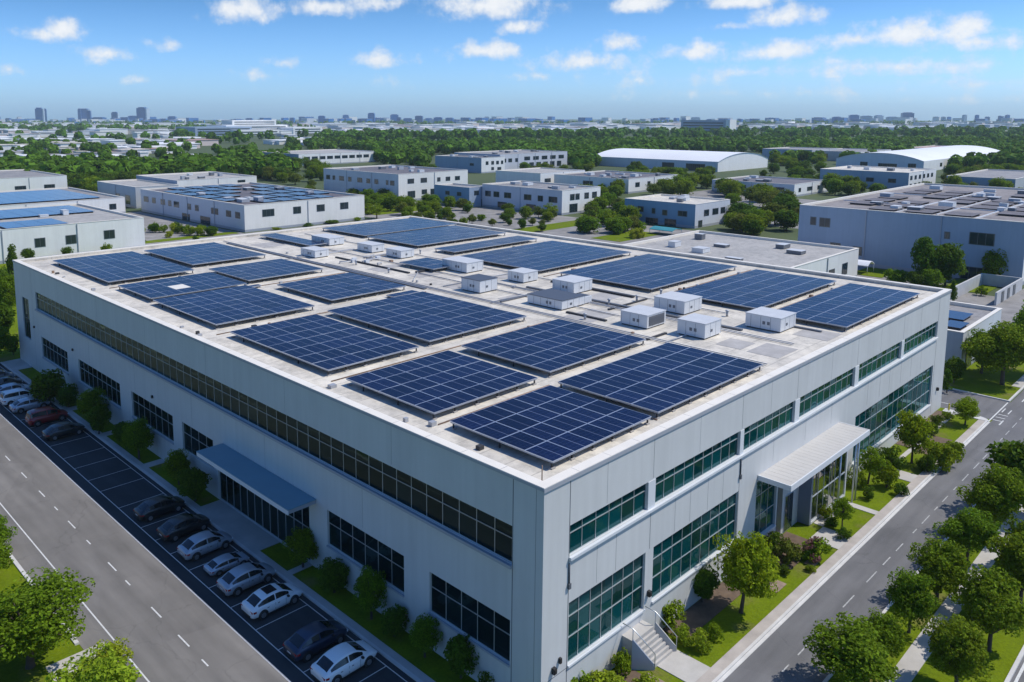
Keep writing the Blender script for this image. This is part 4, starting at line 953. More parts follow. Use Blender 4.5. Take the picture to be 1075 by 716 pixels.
rooftop('small unit on the white office building roof', 175,139,192,171,7.5,6,'units on the white office roof')
house('blue-sided building with a dark roof behind the white office building', 291,288,310,326,8.6,'white','roof_dark',[(3.5,5.5,4.6,6.4),(8,10,4.6,6.4),(12,14,4.6,6.4),(16,17.6,4.6,6.4),(8,10,1.5,3),(13,16,.5,2.8)],[(6,9,4,5.2)],wallw='steel')
rooftop('small unit on the blue-sided building roof', 293,290,308,324,8.1,5,'units on the blue-sided roof')
house('long pale office wing with many windows right of the blue-sided building', 310.5,292,372,330,9.7,'lilac','roof_grey',[(3,5,5,7),(7,10,5,7),(13,15,5,7)]+[(21+i*8,26+i*8,5.6,7.6) for i in range(5)]+[(19+i*6.5,23+i*6.5,1,4) for i in range(6)],[],wallw='steel')
rooftop('small unit on the long pale office wing roof', 313,294,370,328,9.2,7,'units on the office wing roof')
house('low white building with a dark cluttered roof in front of the arched white warehouse', 250,164,288,203,6,'white','roof_dark',[(5,8,2.5,4.2),(14,16,2.5,4.2)],[(5,9,2,4),(18,23,2,4)])
house('low white hall left of the dark cluttered roof', 243,205,275,232,6.6,'white','roof_pale',[(3,7,2.5,4)],[])
rooftop('small unit on the dark cluttered roof', 252,166,286,201,5.5,12,'units on the dark cluttered roof')
# b11 blue
house('blue building with a white roof in the centre right behind the main roof', 176,91.7,196,115.3,6.9,'pale','roof_white',[(5,7.6,3.2,4.8),(9.8,13,3.2,4.8),(14.6,17,3.2,4.8),(2,4,.2,2)],[(2.6,5.4,3.2,4.6),(9,10.5,3,4.4),(13,14,3.2,4.6),(17,18.8,3.4,4.8),(6,9.6,.1,1.9),(12,16,.1,1.7)],wallw='blue')
rooftop('small dark unit on the white roof of the blue building', 178,94,194,113,6.4,4,'units on the blue building roof')
house('low lilac building with a dark roof behind the tree clump', 285,111,318,146,5,'white','roof_dark',[(4,6,1.8,3.2),(12,17,1.8,3.2),(22,24,1.8,3.2)],[(4,8,2,3.4),(12,16,2,3.4),(20,21.5,2,3.4),(26,30,2,3.4)],wallw='pale')
rooftop('small unit on the low lilac building roof', 287,113,316,144,4.5,6,'units on the low lilac roof')
house('white block with a row of small dark windows in front of the right arched hall', 348.6,89.8,385.7,127,7.6,'white','roof_white',[(2+i*5.6,4.6+i*5.6,4.4,6) for i in range(6)]+[(2+i*5.6,4.4+i*5.6,1,2.6) for i in range(4)],[(5,8,3,4.6),(14,17,3,4.6)],wallw='bluegrey')
rooftop('small dark unit on the white block roof', 351,92,383,125,7.1,4,'units on the white block roof')
# b16 big right
b16 = house('very large pale building at the right edge with a cluttered brown roof', 150,9.3,235,51.5,12,'white','roof_brown',[(1.5,4,2,5)],[(5,9,7,9.2),(12.5,13.3,7.6,8.8),(12.7,13.4,3.8,5.4),(33,35,2.4,4.2),(38.5,39.6,7.8,9.4),(35.5,37.6,7.6,9.4),(28.6,30.2,2.2,3.9),(6,10,.1,2.4)],wallw='bluegrey')  # west wall bluer and darker than the rest, its shade painted in
roof_solar('dark solar row on the roof of the very large right-edge building', [(154+9*i,12+7.2*j,161+9*i,17.2+7.2*j) for i in range(7) for j in range(5) if (i*3+j*5)%4], 11.5, 'roof_dark', 'solar rows on the right-edge building')
rooftop('small unit on the roof of the very large right-edge building', 153,12,230,49,11.5,22,'units on the right-edge building roof')
house('low grey annex directly behind the main building with an empty pale roof', 75,33.2,135,67.5,6.05,'white','roof_pale',[(52.2,54.6,1.8,3.8),(46,48.5,1.6,3.4)],[],wallw='grey')
rooftop('dark low unit on the empty pale annex roof', 100,36,133,66,5.55,7,'units on the pale annex roof')
for (x0,y0,x1,y1) in ((151.5,18.2,230,18.5),(151.5,32.6,228,32.9),(171,11,171.3,50),(198,11,198.3,50),(155,25.6,196,25.8)):
    k = MB(); k.box(x0,y0,11.5,x1,y1,11.72); k.build('roof_duct', 'hvac', b16)
# b18
house('small grey annex with a blue-tinted roof right of the factory end', 82.7,2.1,101,9.0,5.15,'pale','roof_grey',[(2.0,4.6,.1,3.1),(7,8,.8,2.6),(9.5,10.5,.8,2.6),(12,13,.8,2.6),(15,16,.8,2.6)],[(3.5,4.6,1,2.8)],wallw='steel')
roof_solar('flat dark solar panel on the small annex roof', [(85,3,89,5.2),(90,4,95,7.6),(86,6,88.6,8.2)], 4.65, 'solar_dull', 'solar panels on the small annex')
house('mid-grey flat building with a strip of windows among trees, upper left', 256,417,321,466,7.4,'white','roof_pale',[(4+i*6,8.4+i*6,3.6,5.4) for i in range(9)],[(6,12,2,4)],wallw='steel')
house('low grey shed cut by the right edge among trees', 365,55,430,80,6,'grey','roof_grey',[],[(6,9,2,4)],wallw='steel')
house('cluster of low pale houses behind the trees on the right', 560,185,620,220,7,'white','roof_grey',[(5,12,2,5),(20,30,2,5),(40,52,2,5)],[(6,14,2,5),(22,30,2,5)],wallw='grey')
house('low brown-roofed terrace right of the pale houses', 670,160,740,190,7,'lilac','rust_roof',[(10,20,2,5),(40,52,2,5)],[],wallw='grey')
house('low shed with a grey roof behind the arched white warehouse', 545,212,590,248,8,'grey','roof_grey',[(8,20,2,5)],[],wallw='steel')
# low wall building at the end of the side road
lw = thing('garden_wall', 'open pale walled yard with dark gaps beyond the small annex', 'wall', (0,0,0))
k = MB(); 
for (x0,y0,x1,y1) in ((128,8.4,146,8.7),(128,14.6,146,14.9),(145.7,8.7,146,14.6)): k.box(x0,y0,0,x1,y1,2.2)
k.build('wall_panel', 'plinth', lw)
k = MB(); 
for x in (131,135,139): k.box(x,8.33,.1,x+1.6,8.395,1.9)
k.build('gate', 'frame_dark', lw)
# arched halls
def arched(label, x0, y0, x1, y1, h, rise, along, wall, ww, win=()):
    root = thing('arched_hall', label, 'warehouse', (0,0,0))
    n = 18; k = MB(); r_ = MB()
    def prof(t): return h+rise*(1-abs(2*t-1)**2.2)
    for i in range(n):
        t0, t1 = i/n, (i+1)/n
        if along == 'y':
            a, c = x0+(x1-x0)*t0, x0+(x1-x0)*t1
            k.face([(a,y0,0),(c,y0,0),(c,y0,prof(t1)-.1),(a,y0,prof(t0)-.1)],0); k.face([(c,y1,0),(a,y1,0),(a,y1,prof(t0)-.1),(c,y1,prof(t1)-.1)],0)
            r_.face([(a,y0-.4,prof(t0)),(c,y0-.4,prof(t1)),(c,y1+.4,prof(t1)),(a,y1+.4,prof(t0))],0,True)
        else:
            a, c = y0+(y1-y0)*t0, y0+(y1-y0)*t1
            k.face([(x0,c,0),(x0,a,0),(x0,a,prof(t0)-.1),(x0,c,prof(t1)-.1)],1); k.face([(x1,a,0),(x1,c,0),(x1,c,prof(t1)-.1),(x1,a,prof(t0)-.1)],0)
            r_.face([(x0-.4,a,prof(t0)),(x1+.4,a,prof(t0)),(x1+.4,c,prof(t1)),(x0-.4,c,prof(t1))],0,True)
    if along == 'y': k.face([(x0,y1,0),(x0,y0,0),(x0,y0,h),(x0,y1,h)],1); k.face([(x1,y0,0),(x1,y1,0),(x1,y1,h),(x1,y0,h)],0)
    else: k.face([(x0,y0,0),(x1,y0,0),(x1,y0,h),(x0,y0,h)],0); k.face([(x1,y1,0),(x0,y1,0),(x0,y1,h),(x1,y1,h)],0)
    k.build('wall', ['wall_'+wall,'wall_'+ww], root); r_.build('roof', 'metal_roof', root)
    for face, u0, u1, z0, z1 in win: rect_windows(root, face, x0, y0, x1, y1, h, [(u0,u1,z0,z1)])
    return root
arched('white warehouse with a bright shallow arched roof, centre right', 396,203,458,290,5.8,4.2,'y','white','lilac',[('w',8,20,.2,4),('w',28,36,.2,4),('w',52,58,1,3.5)])  # west side wall in lilac, its shade put into the colour
arched('long white hall with a shallow arched roof at the right', 479,122,655,170,6.2,4.0,'x','white','pale',[('w',4,8,2,4.5),('w',14,24,1,4),('w',30,34,2,4.5),('s',30,34,2,4),('s',50,56,2,4),('s',70,74,2,4),('s',85,90,2,4),('s',100,108,1,4)])
# white complex, far left of centre
wc = thing('white_complex', 'bright white multi-wing complex standing above the town at upper left', 'building', (0,0,0))
for (x0,y0,x1,y1,h,m) in ((640,1230,760,1300,16,'wall_white'),(690,1300,780,1340,24,'wall_white'),(560,1180,660,1250,14,'wall_steel'),(620,1160,700,1200,9,'wall_white'),(740,1180,800,1260,12,'wall_white')):
    k = MB(); k.box(x0,y0,0,x1,y1,h); w_ = k.build('wing', m, wc)
    for i in range(3): g = MB(); g.box(x0+4,y0-.4,h-4-i*4,x1-4,y0-.05,h-2.6-i*4); g.build('window_strip', 'glass_far', w_)
sb = thing('slab_block', 'blue-grey slab block with a white end above the right woods', 'building', (0,0,0))
k = MB(); k.box(1330,690,0,1352,780,24); k.build('wall', 'wall_bluegrey', sb); k = MB(); k.box(1329,682,0,1353,689.8,25); k.build('end_wall', 'wall_white', sb)
for i in range(4): k = MB(); k.box(1329.5,695,3+i*5,1329.95,775,5+i*5); k.build('window_strip', 'glass_far', sb)
# tents and covers
def tent(label, x, y, w, d, h, m, cat='tent'):
    t_ = thing('fabric_canopy', label, cat, (x,y,0))
    k = MB(); n = 10
    for i in range(n):
        a, c = i/n, (i+1)/n; za, zc = h*(.72+.28*math.sin(math.pi*a)), h*(.72+.28*math.sin(math.pi*c))
        k.face([(w*a,0,za),(w*c,0,zc),(w*c,d,zc),(w*a,d,za)],0,True); k.face([(w*a,0,za-.15),(w*a,d,za-.15),(w*c,d,zc-.15),(w*c,0,zc-.15)],0,True)
        k.face([(w*a,0,za-.15),(w*c,0,zc-.15),(w*c,0,zc),(w*a,0,za)],0); k.face([(w*a,0,za-.15),(w*a,0,za),(w*a,d,za),(w*a,d,za-.15)],0)
    k.build('cover', m, t_)
    for px_, py_ in ((.1,.1),(w-.1,.1),(w-.1,d-.1),(.1,d-.1)): k = MB(); k.tube([(px_,py_,0),(px_,py_,h*.72)], .06, 6); k.build('pole', 'alu', t_)
tent('teal fabric shelter in front of the blue building', 158,88,5,7,1.9,'teal_cloth'); tent('second teal shelter half hidden by trees beside the white office', 192,110,5,6,3.4,'teal_cloth')
tent('flat white canopy beside the wall of the right-edge building', 140,42,4,6,2.6,'white_cloth','canopy'); tent('curved white canopy right of the flat one by the right-edge building', 140,33,3.6,6,2.6,'white_cloth','canopy')
# distant town
dr = random.Random(77)
def far_ground(px, py): return G(px, py, 0)
mats_w = ['wall_white','wall_white','wall_white','wall_cream','pink_wall','wall_pale']; mats_r = ['metal_roof','roof_white','metal_roof','rust_roof','metal_roof','roof_grey']
cnt = 0
bands = [(-20,330,139,166,100),(-20,330,133.5,140,64),(330,640,133.5,142,56),(620,1090,132.5,138.5,50),(150,330,150,160,12),(-20,120,164,170,10)]
for x0, x1, y0, y1, n_ in bands:
    for i in range(n_):
        px, py = dr.uniform(x0,x1), dr.uniform(y0,y1); p = far_ground(px, py); d = depth(p)
        if 205 < px < 285 and py > 136: continue
        if py > 153 and 255 < px < 400: continue
        w = dr.uniform(10,38)*d/F; l = w*dr.uniform(.6,1.5); hh = dr.uniform(3.6,6.5)*d/F if py > 141 else dr.uniform(2.6,4.6)*d/F; hh = min(hh, 17)
        k = MB(); k.box(p.x,p.y,0,p.x+l,p.y+w,hh-.5,0); k.box(p.x-.5,p.y-.5,hh-.5,p.x+l+.5,p.y+w+.5,hh,1)
        tag(k.build('distant_building', [dr.choice(mats_w), dr.choice(mats_r)]), 'small pale low-rise building of the distant town among treetops below the skyline', 'building', 'distant town buildings'); cnt += 1
# the smaller rest of the town, past the three hundred largest: one mass
k = MB()
for x0, x1, y0, y1, n_ in ((-20,330,140,170,150),(-20,640,132.5,141,210),(330,640,134,143,60),(620,1090,131.5,138,140),(-20,1090,128.4,130.5,170)):
    for i in range(n_):
        px, py = dr.uniform(x0,x1), dr.uniform(y0,y1); p = far_ground(px, py); d = depth(p)
        if 205 < px < 285 and py > 136 or (py > 153 and 255 < px < 400): continue
        hz_ = py < 131
        w = dr.uniform(5,20)*d/F*(.6 if hz_ else 1); l = w*dr.uniform(.6,1.4); hh = min(dr.uniform(2.2,5)*d/F, 15) if not hz_ else dr.uniform(2.5,6.5)*d/F
        mi = dr.choice((0,0,0,1,2)) if not hz_ else dr.choice((2,3,3,0))
        k.box(p.x,p.y,0,p.x+l,p.y+w,hh-.6,mi,skip='b'); k.box(p.x-.4,p.y-.4,hh-.6,p.x+l+.4,p.y+w+.4,hh,4 if dr.random() < .75 else 5,skip='b')
o = k.build('distant_rooftops', ['wall_white','pink_wall','wall_pale','tower_glass','metal_roof','roof_grey']); o['kind'] = 'stuff'; tag(o, 'scattered pale rooftops of the far town fading towards the horizon', 'town')
# skyline
towers = [(9,124,5),(19,124.5,5),(25,125,7),(35,126,7),(42,113,7),(48,114,3),(54,127,4),(60,127,5),(70,126,6),(78,127,5),(84,114,3),(89,114,10),(94,116,4),(104,123,13),(110,127,5),(121,117.5,6),(131,123,8),(140,121.5,9),(150,112.5,10),(155,116,3),(162,125,11),(172,124.5,8),(181,122,8),(190,127,4),(197,124,5),(206,126,6),(213,126,4),(262,124,7),(280,127,5),(291,127,4),(307,123.5,5),(318,127,4),(325,124.5,5),(338,121.5,7),(353,124.5,6),(363,120.5,6),(371,126,4),(378,124.5,4),(390,118.5,7),(398,125,5),(408,125,5),(414,120,8),(419,123,4),(428,124,9),(440,121.5,8),(450,124,7),(460,123,9),(472,123.5,8),(480,126,5),(489,124,6),(501,126,6),(511,122.5,5),(520,125,5),(536,127,4),(606,127,4),(688,127,4),(702,127.5,4),(718,124,4),(724,126,5),(730,123,8),(744,125,5),(776,124.5,4),(809,123.5,6),(838,125.5,4),(878,122.5,8),(885,123.5,8),(896,120.5,9),(909,121.5,10),(922,121,8),(936,122.5,10),(952,118,11),(990,122.5,4),(996,122.5,3.5),(1012,120.5,4),(1025,120.5,3.5),(1036,122.5,4),(1049,121.5,3),(1057,120.5,4)]
sr = random.Random(4)
ordn = lambda n: ('%d%s' % (n, 'th' if 10 <= n % 100 <= 20 else {1:'st',2:'nd',3:'rd'}.get(n % 10, 'th')))
big = {42:'slim blue tower far left with a pale right side', 89:'broad dark blue tower second of the three tall left ones', 150:'tallest dark blue tower of the left skyline', 104:'wide domed block beside the broad left tower', 390:'tall rounded tower in the centre-left skyline', 952:'tallest block of the right skyline', 414:'stepped tower right of the tall rounded one', 896:'square block in the right skyline cluster', 121:'slim tower between the domed block and the tallest one', 730:'wide block alone in the centre-right skyline'}
for i, (px, ty, w) in enumerate(towers):
    p = G(px, 129.3+sr.uniform(-.4,.5), 0); d = depth(p); ww = w*d/F; hh = 1.0
    lo, hi = 0, 200
    for _ in range(30):
        m = (lo+hi)/2
        if PYX((p.x,p.y,m))[1] > ty: lo = m
        else: hi = m
    hh = lo; a = YAW+sr.uniform(-.3,.3)
    lab = big.get(px) or ('%s skyline tower from the left, %s' % (ordn(i+1), 'broad and low' if w > 7 else 'slim' if w < 5 else 'medium-sized'))
    t_ = thing('skyline_tower', lab, 'tower', (p.x,p.y,0), a, 'skyline towers on the horizon')
    k = MB(); dm = sr.choice(['tower_glass','tower_glass','tower_dark','tower_pale']) if px > 160 else sr.choice(['tower_glass','tower_dark'])
    k.box(-ww*.3,-ww*.5,0,ww*.3,ww*.5,hh*.94); k.build('shaft', dm, t_)
    k = MB(); k.box(-ww*.2,-ww*.36,hh*.94,ww*.2,ww*.36,hh); k.build('crown_storey', 'tower_dark', t_)
    if px in (42,89,150,121): k = MB(); k.box(-ww*.31,-ww*.66,0,ww*.29,-ww*.503,hh*.92); k.build('side_core', 'tower_pale', t_)
# ================================================================== MID-DISTANCE TREES
mid_n = 0
def scatter(poly, n, hmin, hmax, kinds, where, group, rr=(.5,.72), seed=0):
    """individual trees inside a ground polygon surveyed in the photograph; labels count them from the left"""
    global mid_n
    rnd = random.Random(seed); pts = []; tries = 0
    xs = [p[0] for p in poly]; ys_ = [p[1] for p in poly]
    def inside(x, y):
        c = False; j = len(poly)-1
        for i in range(len(poly)):
            xi, yi = poly[i]; xj, yj = poly[j]
            if (yi > y) != (yj > y) and x < (xj-xi)*(y-yi)/(yj-yi)+xi: c = not c
            j = i
        return c
    while len(pts) < n and tries < n*200:
        tries += 1; x, y = rnd.uniform(min(xs),max(xs)), rnd.uniform(min(ys_),max(ys_))
        if not inside(x, y): continue
        p = G(x, y, 0)
        if any(b_[0]-1.2 < p.x < b_[2]+1.2 and b_[1]-1.2 < p.y < b_[3]+1.2 for b_ in BOXES): continue
        if any((p-q).length < (hmin+hmax)*.17 for _, q in pts): continue
        pts.append((x, p))
    pts.sort(key=lambda a: a[0])
    for i, (x, p) in enumerate(pts):
        kd = rnd.choice(kinds); h = rnd.uniform(hmin, hmax); r_ = h*rnd.uniform(*rr)
        word = {'maple':'leafy green','bushy':'full green','dense':'dark green','loose':'light airy','cone':'pointed dark','olive':'olive green','lime':'yellow-green','shrub':'light green','darkshrub':'dark green','limeshrub':'yellow-green','oliveshrub':'olive'}[kd]
        sh = 'shrub' in kd
        plant(kd, Vector((p.x,p.y,.0)), h, r_ if not sh else h*.62, '%s %s, %s from the left %s' % (word, 'shrub' if sh else 'tree', ordn(i+1), where), 'shrub' if sh else 'tree', 'leafy_shrub' if sh else 'leafy_tree', group)
        mid_n += 1
BOXES = [(545,212,590,248),(560,185,620,220),(670,160,740,190),(365,55,430,80),(-90,166,49.5,210),(-60,238,73.5,290),(80,172.5,121,241),(161,204,197,252),(167,173,176.5,191),(173,137,193.5,172.6),(291,288,372,330),(250,164,288,203),(243,205,275,232),(176,91.7,196,115.3),(285,111,318,146),(348.6,89.8,385.7,127),(150,9.3,235,51.5),(75,33.2,135,67.5),(82.7,2.1,101,9),(396,203,458,290),(479,122,655,170),(82,250,130,288),(0,0,W,D),(158,88,163,95),(140,33,144,48)]
T_ = ['bushy','dense','bushy','olive','bushy','loose']; Sx = ['shrub','darkshrub','shrub','limeshrub']
scatter([(384,206),(420,204),(455,216),(470,230),(440,226),(386,234)], 25, 3.2, 5.2, T_, 'between the cream building and the long two-storey building', 'trees beside the long two-storey building', seed=1)
scatter([(322,196),(420,211),(418,218),(322,204)], 16, 2.6, 4.2, T_, 'in the row before the long white two-storey building', 'row before the long two-storey building', seed=2)
scatter([(398,228),(450,222),(520,232),(610,242),(600,247),(500,238),(400,234)], 27, 1.8, 3.2, ['dense','shrub','bushy','darkshrub','olive'], 'along the yard behind the far roof corner', 'plants along the yard behind the roof', seed=3)
scatter([(446,212),(470,206),(500,219),(590,229),(585,234),(500,226),(450,220)], 16, 2.8, 4.4, T_, 'before the blue block and the white office', 'trees before the white office', seed=4)
scatter([(600,232),(634,214),(662,222),(664,246),(604,246)], 19, 3.6, 5.6, T_, 'between the white office and the blue building', 'trees between the white office and the blue building', seed=5)
scatter([(768,214),(800,206),(842,214),(842,240),(800,250),(762,246)], 27, 4.2, 7.0, ['dense','dense','bushy','olive'], 'in the clump right of the blue building', 'clump right of the blue building', seed=6)
scatter([(640,206),(650,190),(740,196),(790,204),(770,208),(660,204)], 25, 4.5, 7.5, T_, 'behind the blue building', 'trees behind the blue building', seed=7)
scatter([(655,180),(750,184),(750,190),(660,187)], 17, 4, 6.5, ['dense','bushy'], 'in front of the arched white warehouse', 'trees before the arched warehouse', seed=8)
scatter([(762,190),(822,176),(870,182),(950,192),(940,205),(880,206)], 30, 4.5, 7.5, ['dense','bushy','dense'], 'around the low lilac building', 'trees around the low lilac building', seed=9)
scatter([(985,186),(1080,180),(1080,203),(990,206)], 27, 4.5, 7.5, ['dense','bushy','olive'], 'behind the roof of the right-edge building', 'trees behind the right-edge building', seed=10)
scatter([(885,206),(1075,212),(1075,208),(900,200)], 12, 4.5, 6, ['dense','bushy'], 'rising just above the right-edge building roof', 'trees above the right-edge roof', seed=11)
for bx, by, ty, w, kd, lab in ((968,300,247,32,'dense','tall dark tree against the wall of the right-edge building, left of two'),(992,300,252,34,'dense','tall dark tree against the wall of the right-edge building, right of two'),(876,268,240,24,'bushy','rounded tree at the back corner of the annex by the right-edge wall'),(856,262,236,26,'dense','dark tree left of the rounded one behind the annex'),(940,300,281,24,'bushy','low leafy tree behind the factory corner array'),(960,303,284,22,'dense','second low tree behind the factory corner array'),(978,304,282,24,'bushy','third low tree behind the factory corner array'),(1043,296,262,26,'bushy','light tree against the right end of the right-edge wall'),(1000,318,294,12,'cone','thin dark conifer at the edge of the factory roof'),(1066,292,272,18,'shrub','bright bush at the corner of the right-edge building'),(1030,310,298,14,'shrub','small bush beside the walled yard')):
    plant_px(kd, bx, by, ty, w, lab, group='trees around the right-edge building')
scatter([(150,238),(255,248),(250,252),(170,250),(148,246)], 17, 2.0, 3.4, Sx+['dense'], 'along the shaded wall of the cream building', 'plants along the cream building', seed=12)
for i, (px, ty, w) in enumerate(((43,262,16),(81,260,14),(126,253,15),(205,261,10),(103,259,12),(281,246,12),(312,234,16),(338,231,16),(366,227,10),(150,254,10))):
    p = G(px, 262 if px < 130 else 252-(px-205)*.05, 0)
    if px > 250: p = Vector((81+(px-257)*.331, 170.8, 0))
    elif px < 140: p = Vector((49.5-(151-px)*.37-1, 163.4, 0))
    d = depth(p); lo, hi = 0, 12
    for _ in range(30):
        m = (lo+hi)/2
        if PYX((p.x,p.y,m))[1] > ty: lo = m
        else: hi = m
    plant(['cone','dense','shrub'][i%3], p, max(lo, 1), w*d/F/2, 'young bush showing over the far roof edge, %s from the left' % ordn(1+sorted((43,81,126,205,103,281,312,338,366,150)).index(px)), 'shrub', 'leafy_shrub', 'bushes showing over the far roof edge')
scatter([(70,198),(110,196),(116,206),(112,212),(84,208)], 11, 5, 8, ['bushy','lime','dense'], 'in the bright clump left of the cream building', 'clump left of the cream building', seed=13)
scatter([(84,192),(140,186),(150,196),(90,199)], 12, 5, 8, ['dense','bushy'], 'behind the bright clump', 'trees behind the bright clump', seed=14)
scatter([(300,176),(330,172),(345,190),(320,192)], 11, 5, 8, ['dense','bushy'], 'left of the long two-storey building', 'trees left of the long two-storey building', seed=15)
scatter([(232,184),(300,184),(312,196),(270,190)], 14, 5, 8, ['dense','bushy','olive'], 'behind the roof of the cream building', 'trees behind the cream building', seed=16)
scatter([(610,198),(655,200),(652,208),(606,206)], 11, 3.5, 5.5, T_, 'right of the white office roof', 'trees right of the white office', seed=17)
scatter([(416,188),(452,180),(456,192),(440,200)], 11, 4, 6.5, T_, 'behind the blue block', 'trees behind the blue block', seed=18)
scatter([(540,180),(600,176),(640,182),(600,187)], 11, 4, 6, T_, 'before the pale office wing', 'trees before the office wing', seed=19)
scatter([(808,166),(866,166),(862,176),(815,178)], 12, 5, 8, T_, 'between the two arched halls', 'trees between the arched halls', seed=20)
scatter([(395,236),(470,236),(560,250),(556,253),(470,244)], 17, 1.2, 2.2, Sx, 'close behind the far roof edge', 'shrubs close behind the far roof edge', seed=21)
scatter([(640,226),(690,246),(680,252),(630,246)], 12, 2.4, 4.2, ['bushy','limeshrub','dense','shrub'], 'round the teal shelter', 'plants round the teal shelter', seed=22)
scatter([(880,258),(950,262),(960,272),(930,280),(905,272)], 11, 2.4, 4.4, ['dense','bushy','olive'], 'below the right-edge wall', 'trees below the right-edge wall', seed=23)
# far woods: one mass
def woods(name, polys, seed, hs):
    rnd = random.Random(seed); b_ = MB(); trunk = MB()
    for poly, n_ in polys:
        xs = [p[0] for p in poly]; ys_ = [p[1] for p in poly]
        def inside(x, y):
            c = False; j = len(poly)-1
            for i in range(len(poly)):
                xi, yi = poly[i]; xj, yj = poly[j]
                if (yi > y) != (yj > y) and x < (xj-xi)*(y-yi)/(yj-yi)+xi: c = not c
                j = i
            return c
        k = 0; tries = 0
        while k < n_ and tries < n_*40:
            tries += 1
            x, y = rnd.uniform(min(xs),max(xs)), rnd.uniform(min(ys_),max(ys_))
            if not inside(x, y): continue
            p = G(x, y, 0); h = rnd.uniform(*hs)*(1 if y > 140 else 1.1); r_ = h*rnd.uniform(.38,.55); d = depth(p)
            if any(q[0]-3 < p.x < q[2]+3 and q[1]-3 < p.y < q[3]+3 for q in BOXES): continue
            k += 1
            ls = max(.9, 1.35*d/F); nl = 70 if d < 900 else 40 if d < 1600 else 22
            if d > 900: ls = r_*.5
            lobes = [(0,0,h*.55,r_,h*.46)]+[(math.cos(t_)*r_*.55, math.sin(t_)*r_*.55, h*rnd.uniform(.4,.72), r_*.55, h*.26) for t_ in [rnd.uniform(0,6.28) for _ in range(3 if d < 1700 else 1)]]
            for lx, ly, lz, lr, lh in lobes:
                for _ in range((34 if d < 900 else 22 if d < 1700 else 12)):
                    u_ = Vector((rnd.gauss(0,1), rnd.gauss(0,1), rnd.gauss(.25,1))).normalized(); q_ = Vector((p.x+lx+u_.x*lr, p.y+ly+u_.y*lr, max(.3, lz+u_.z*lh)))*1.0
                    nrm = (u_+Vector((rnd.gauss(0,.28), rnd.gauss(0,.28), rnd.gauss(0,.28)))).normalized(); a_ = nrm.orthogonal().normalized(); c_ = nrm.cross(a_); s_ = lr*rnd.uniform(.35,.62); n0 = len(b_.v)
                    b_.v += [tuple(q_-a_*s_), tuple(q_+c_*s_), tuple(q_+a_*s_), tuple(q_-c_*s_)]; b_.f.append((n0,n0+1,n0+2,n0+3)); b_.m.append(0); b_.sm.append(False)
    o = b_.build(name, 'leaf_far'); o['kind'] = 'stuff'; return o
w1 = woods('woods', [([(395,158),(430,152),(560,152),(700,153),(860,151),(1090,150),(1090,166),(960,166),(860,164),(700,160),(660,172),(560,172),(480,164)], 760), ([(395,156),(640,150),(1090,147),(1090,152),(640,156),(400,162)], 420)], 31, (6.5,9.5))
tag(w1, 'thick belt of dark green woods across the right half behind the warehouses', 'woods')
w2 = woods('woods', [([(-30,148),(330,148),(330,166),(-30,170)], 120), ([(-30,176),(60,175),(140,179),(220,174),(300,176),(310,185),(230,191),(140,191),(70,197),(-30,192)], 330), ([(300,151),(400,150),(400,160),(330,158)], 100), ([(230,166),(300,168),(300,174),(240,174)], 45), ([(382,157),(452,157),(452,178),(400,176)], 75), ([(560,166),(625,168),(625,178),(575,176)], 40), ([(800,160),(1085,160),(1085,178),(985,178),(870,172),(810,172)], 110)], 32, (6,9))
tag(w2, 'broken belts of trees between the low buildings at upper left', 'woods')
w3 = woods('woods', [([(-30,130.8),(330,130.4),(640,130),(1100,129.6),(1100,131.5),(640,132),(330,133),(-30,134)], 900), ([(330,144),(620,143),(620,148),(330,150)], 170), ([(-30,137),(330,136),(330,139),(-30,140)], 170), ([(620,139.5),(1090,138.5),(1090,146),(620,148)], 320), ([(-30,146),(330,146),(330,150),(-30,151)], 30)], 33, (9,14))
tag(w3, 'thin far belts of trees below the skyline', 'woods')
# unused prototypes are removed
for lst in PT.values():
    for o in lst:
        if not o.get('label'):
            for ch in list(o.children): bpy.data.objects.remove(ch)
            bpy.data.objects.remove(o)
# ================================================================== SKY, SUN, HAZE, CAMERA
SUN = Vector((.57, -.45, 1)).normalized()
elev = math.asin(SUN.z); azim = math.atan2(SUN.x, SUN.y)
wd = bpy.data.worlds.new('World'); sc.world = wd; wd.use_nodes = True
nt = wd.node_tree; N = nt.nodes.new; L = nt.links.new; bg = nt.nodes['Background']
sk = N('ShaderNodeTexSky'); sk.sky_type = 'NISHITA'; sk.sun_disc = False; sk.sun_elevation = elev; sk.sun_rotation = azim
sk.air_density = 1.0; sk.dust_density = 1.0; sk.ozone_density = 1.6
hsk = N('ShaderNodeMix'); hsk.data_type = 'RGBA'; hsk.blend_type = 'MULTIPLY'; hsk.inputs[0].default_value = 1; hsk.inputs[7].default_value = (.40,.735,1.20,1); L(sk.outputs[0], hsk.inputs[6])
bg.inputs['Strength'].default_value = .12
tcw = N('ShaderNodeTexCoord'); sep = N('ShaderNodeSeparateXYZ'); L(tcw.outputs['Generated'], sep.inputs[0])
def mth(op, a, b_=None):
    n_ = N('ShaderNodeMath'); n_.operation = op
    for i, v in enumerate((a, b_)):
        if v is None: continue
        if isinstance(v, (int, float)): n_.inputs[i].default_value = v
        else: L(v, n_.inputs[i])
    return n_.outputs[0]
az = mth('ARCTAN2', sep.outputs[1], sep.outputs[0]); el = mth('ARCSINE', sep.outputs[2])
cmb = N('ShaderNodeCombineXYZ'); L(az, cmb.inputs[0]); L(el, cmb.inputs[1])
ns = N('ShaderNodeTexNoise'); ns.inputs['Scale'].default_value = 34; ns.inputs['Detail'].default_value = 9; ns.inputs['Roughness'].default_value = .62; L(cmb.outputs[0], ns.inputs['Vector'])
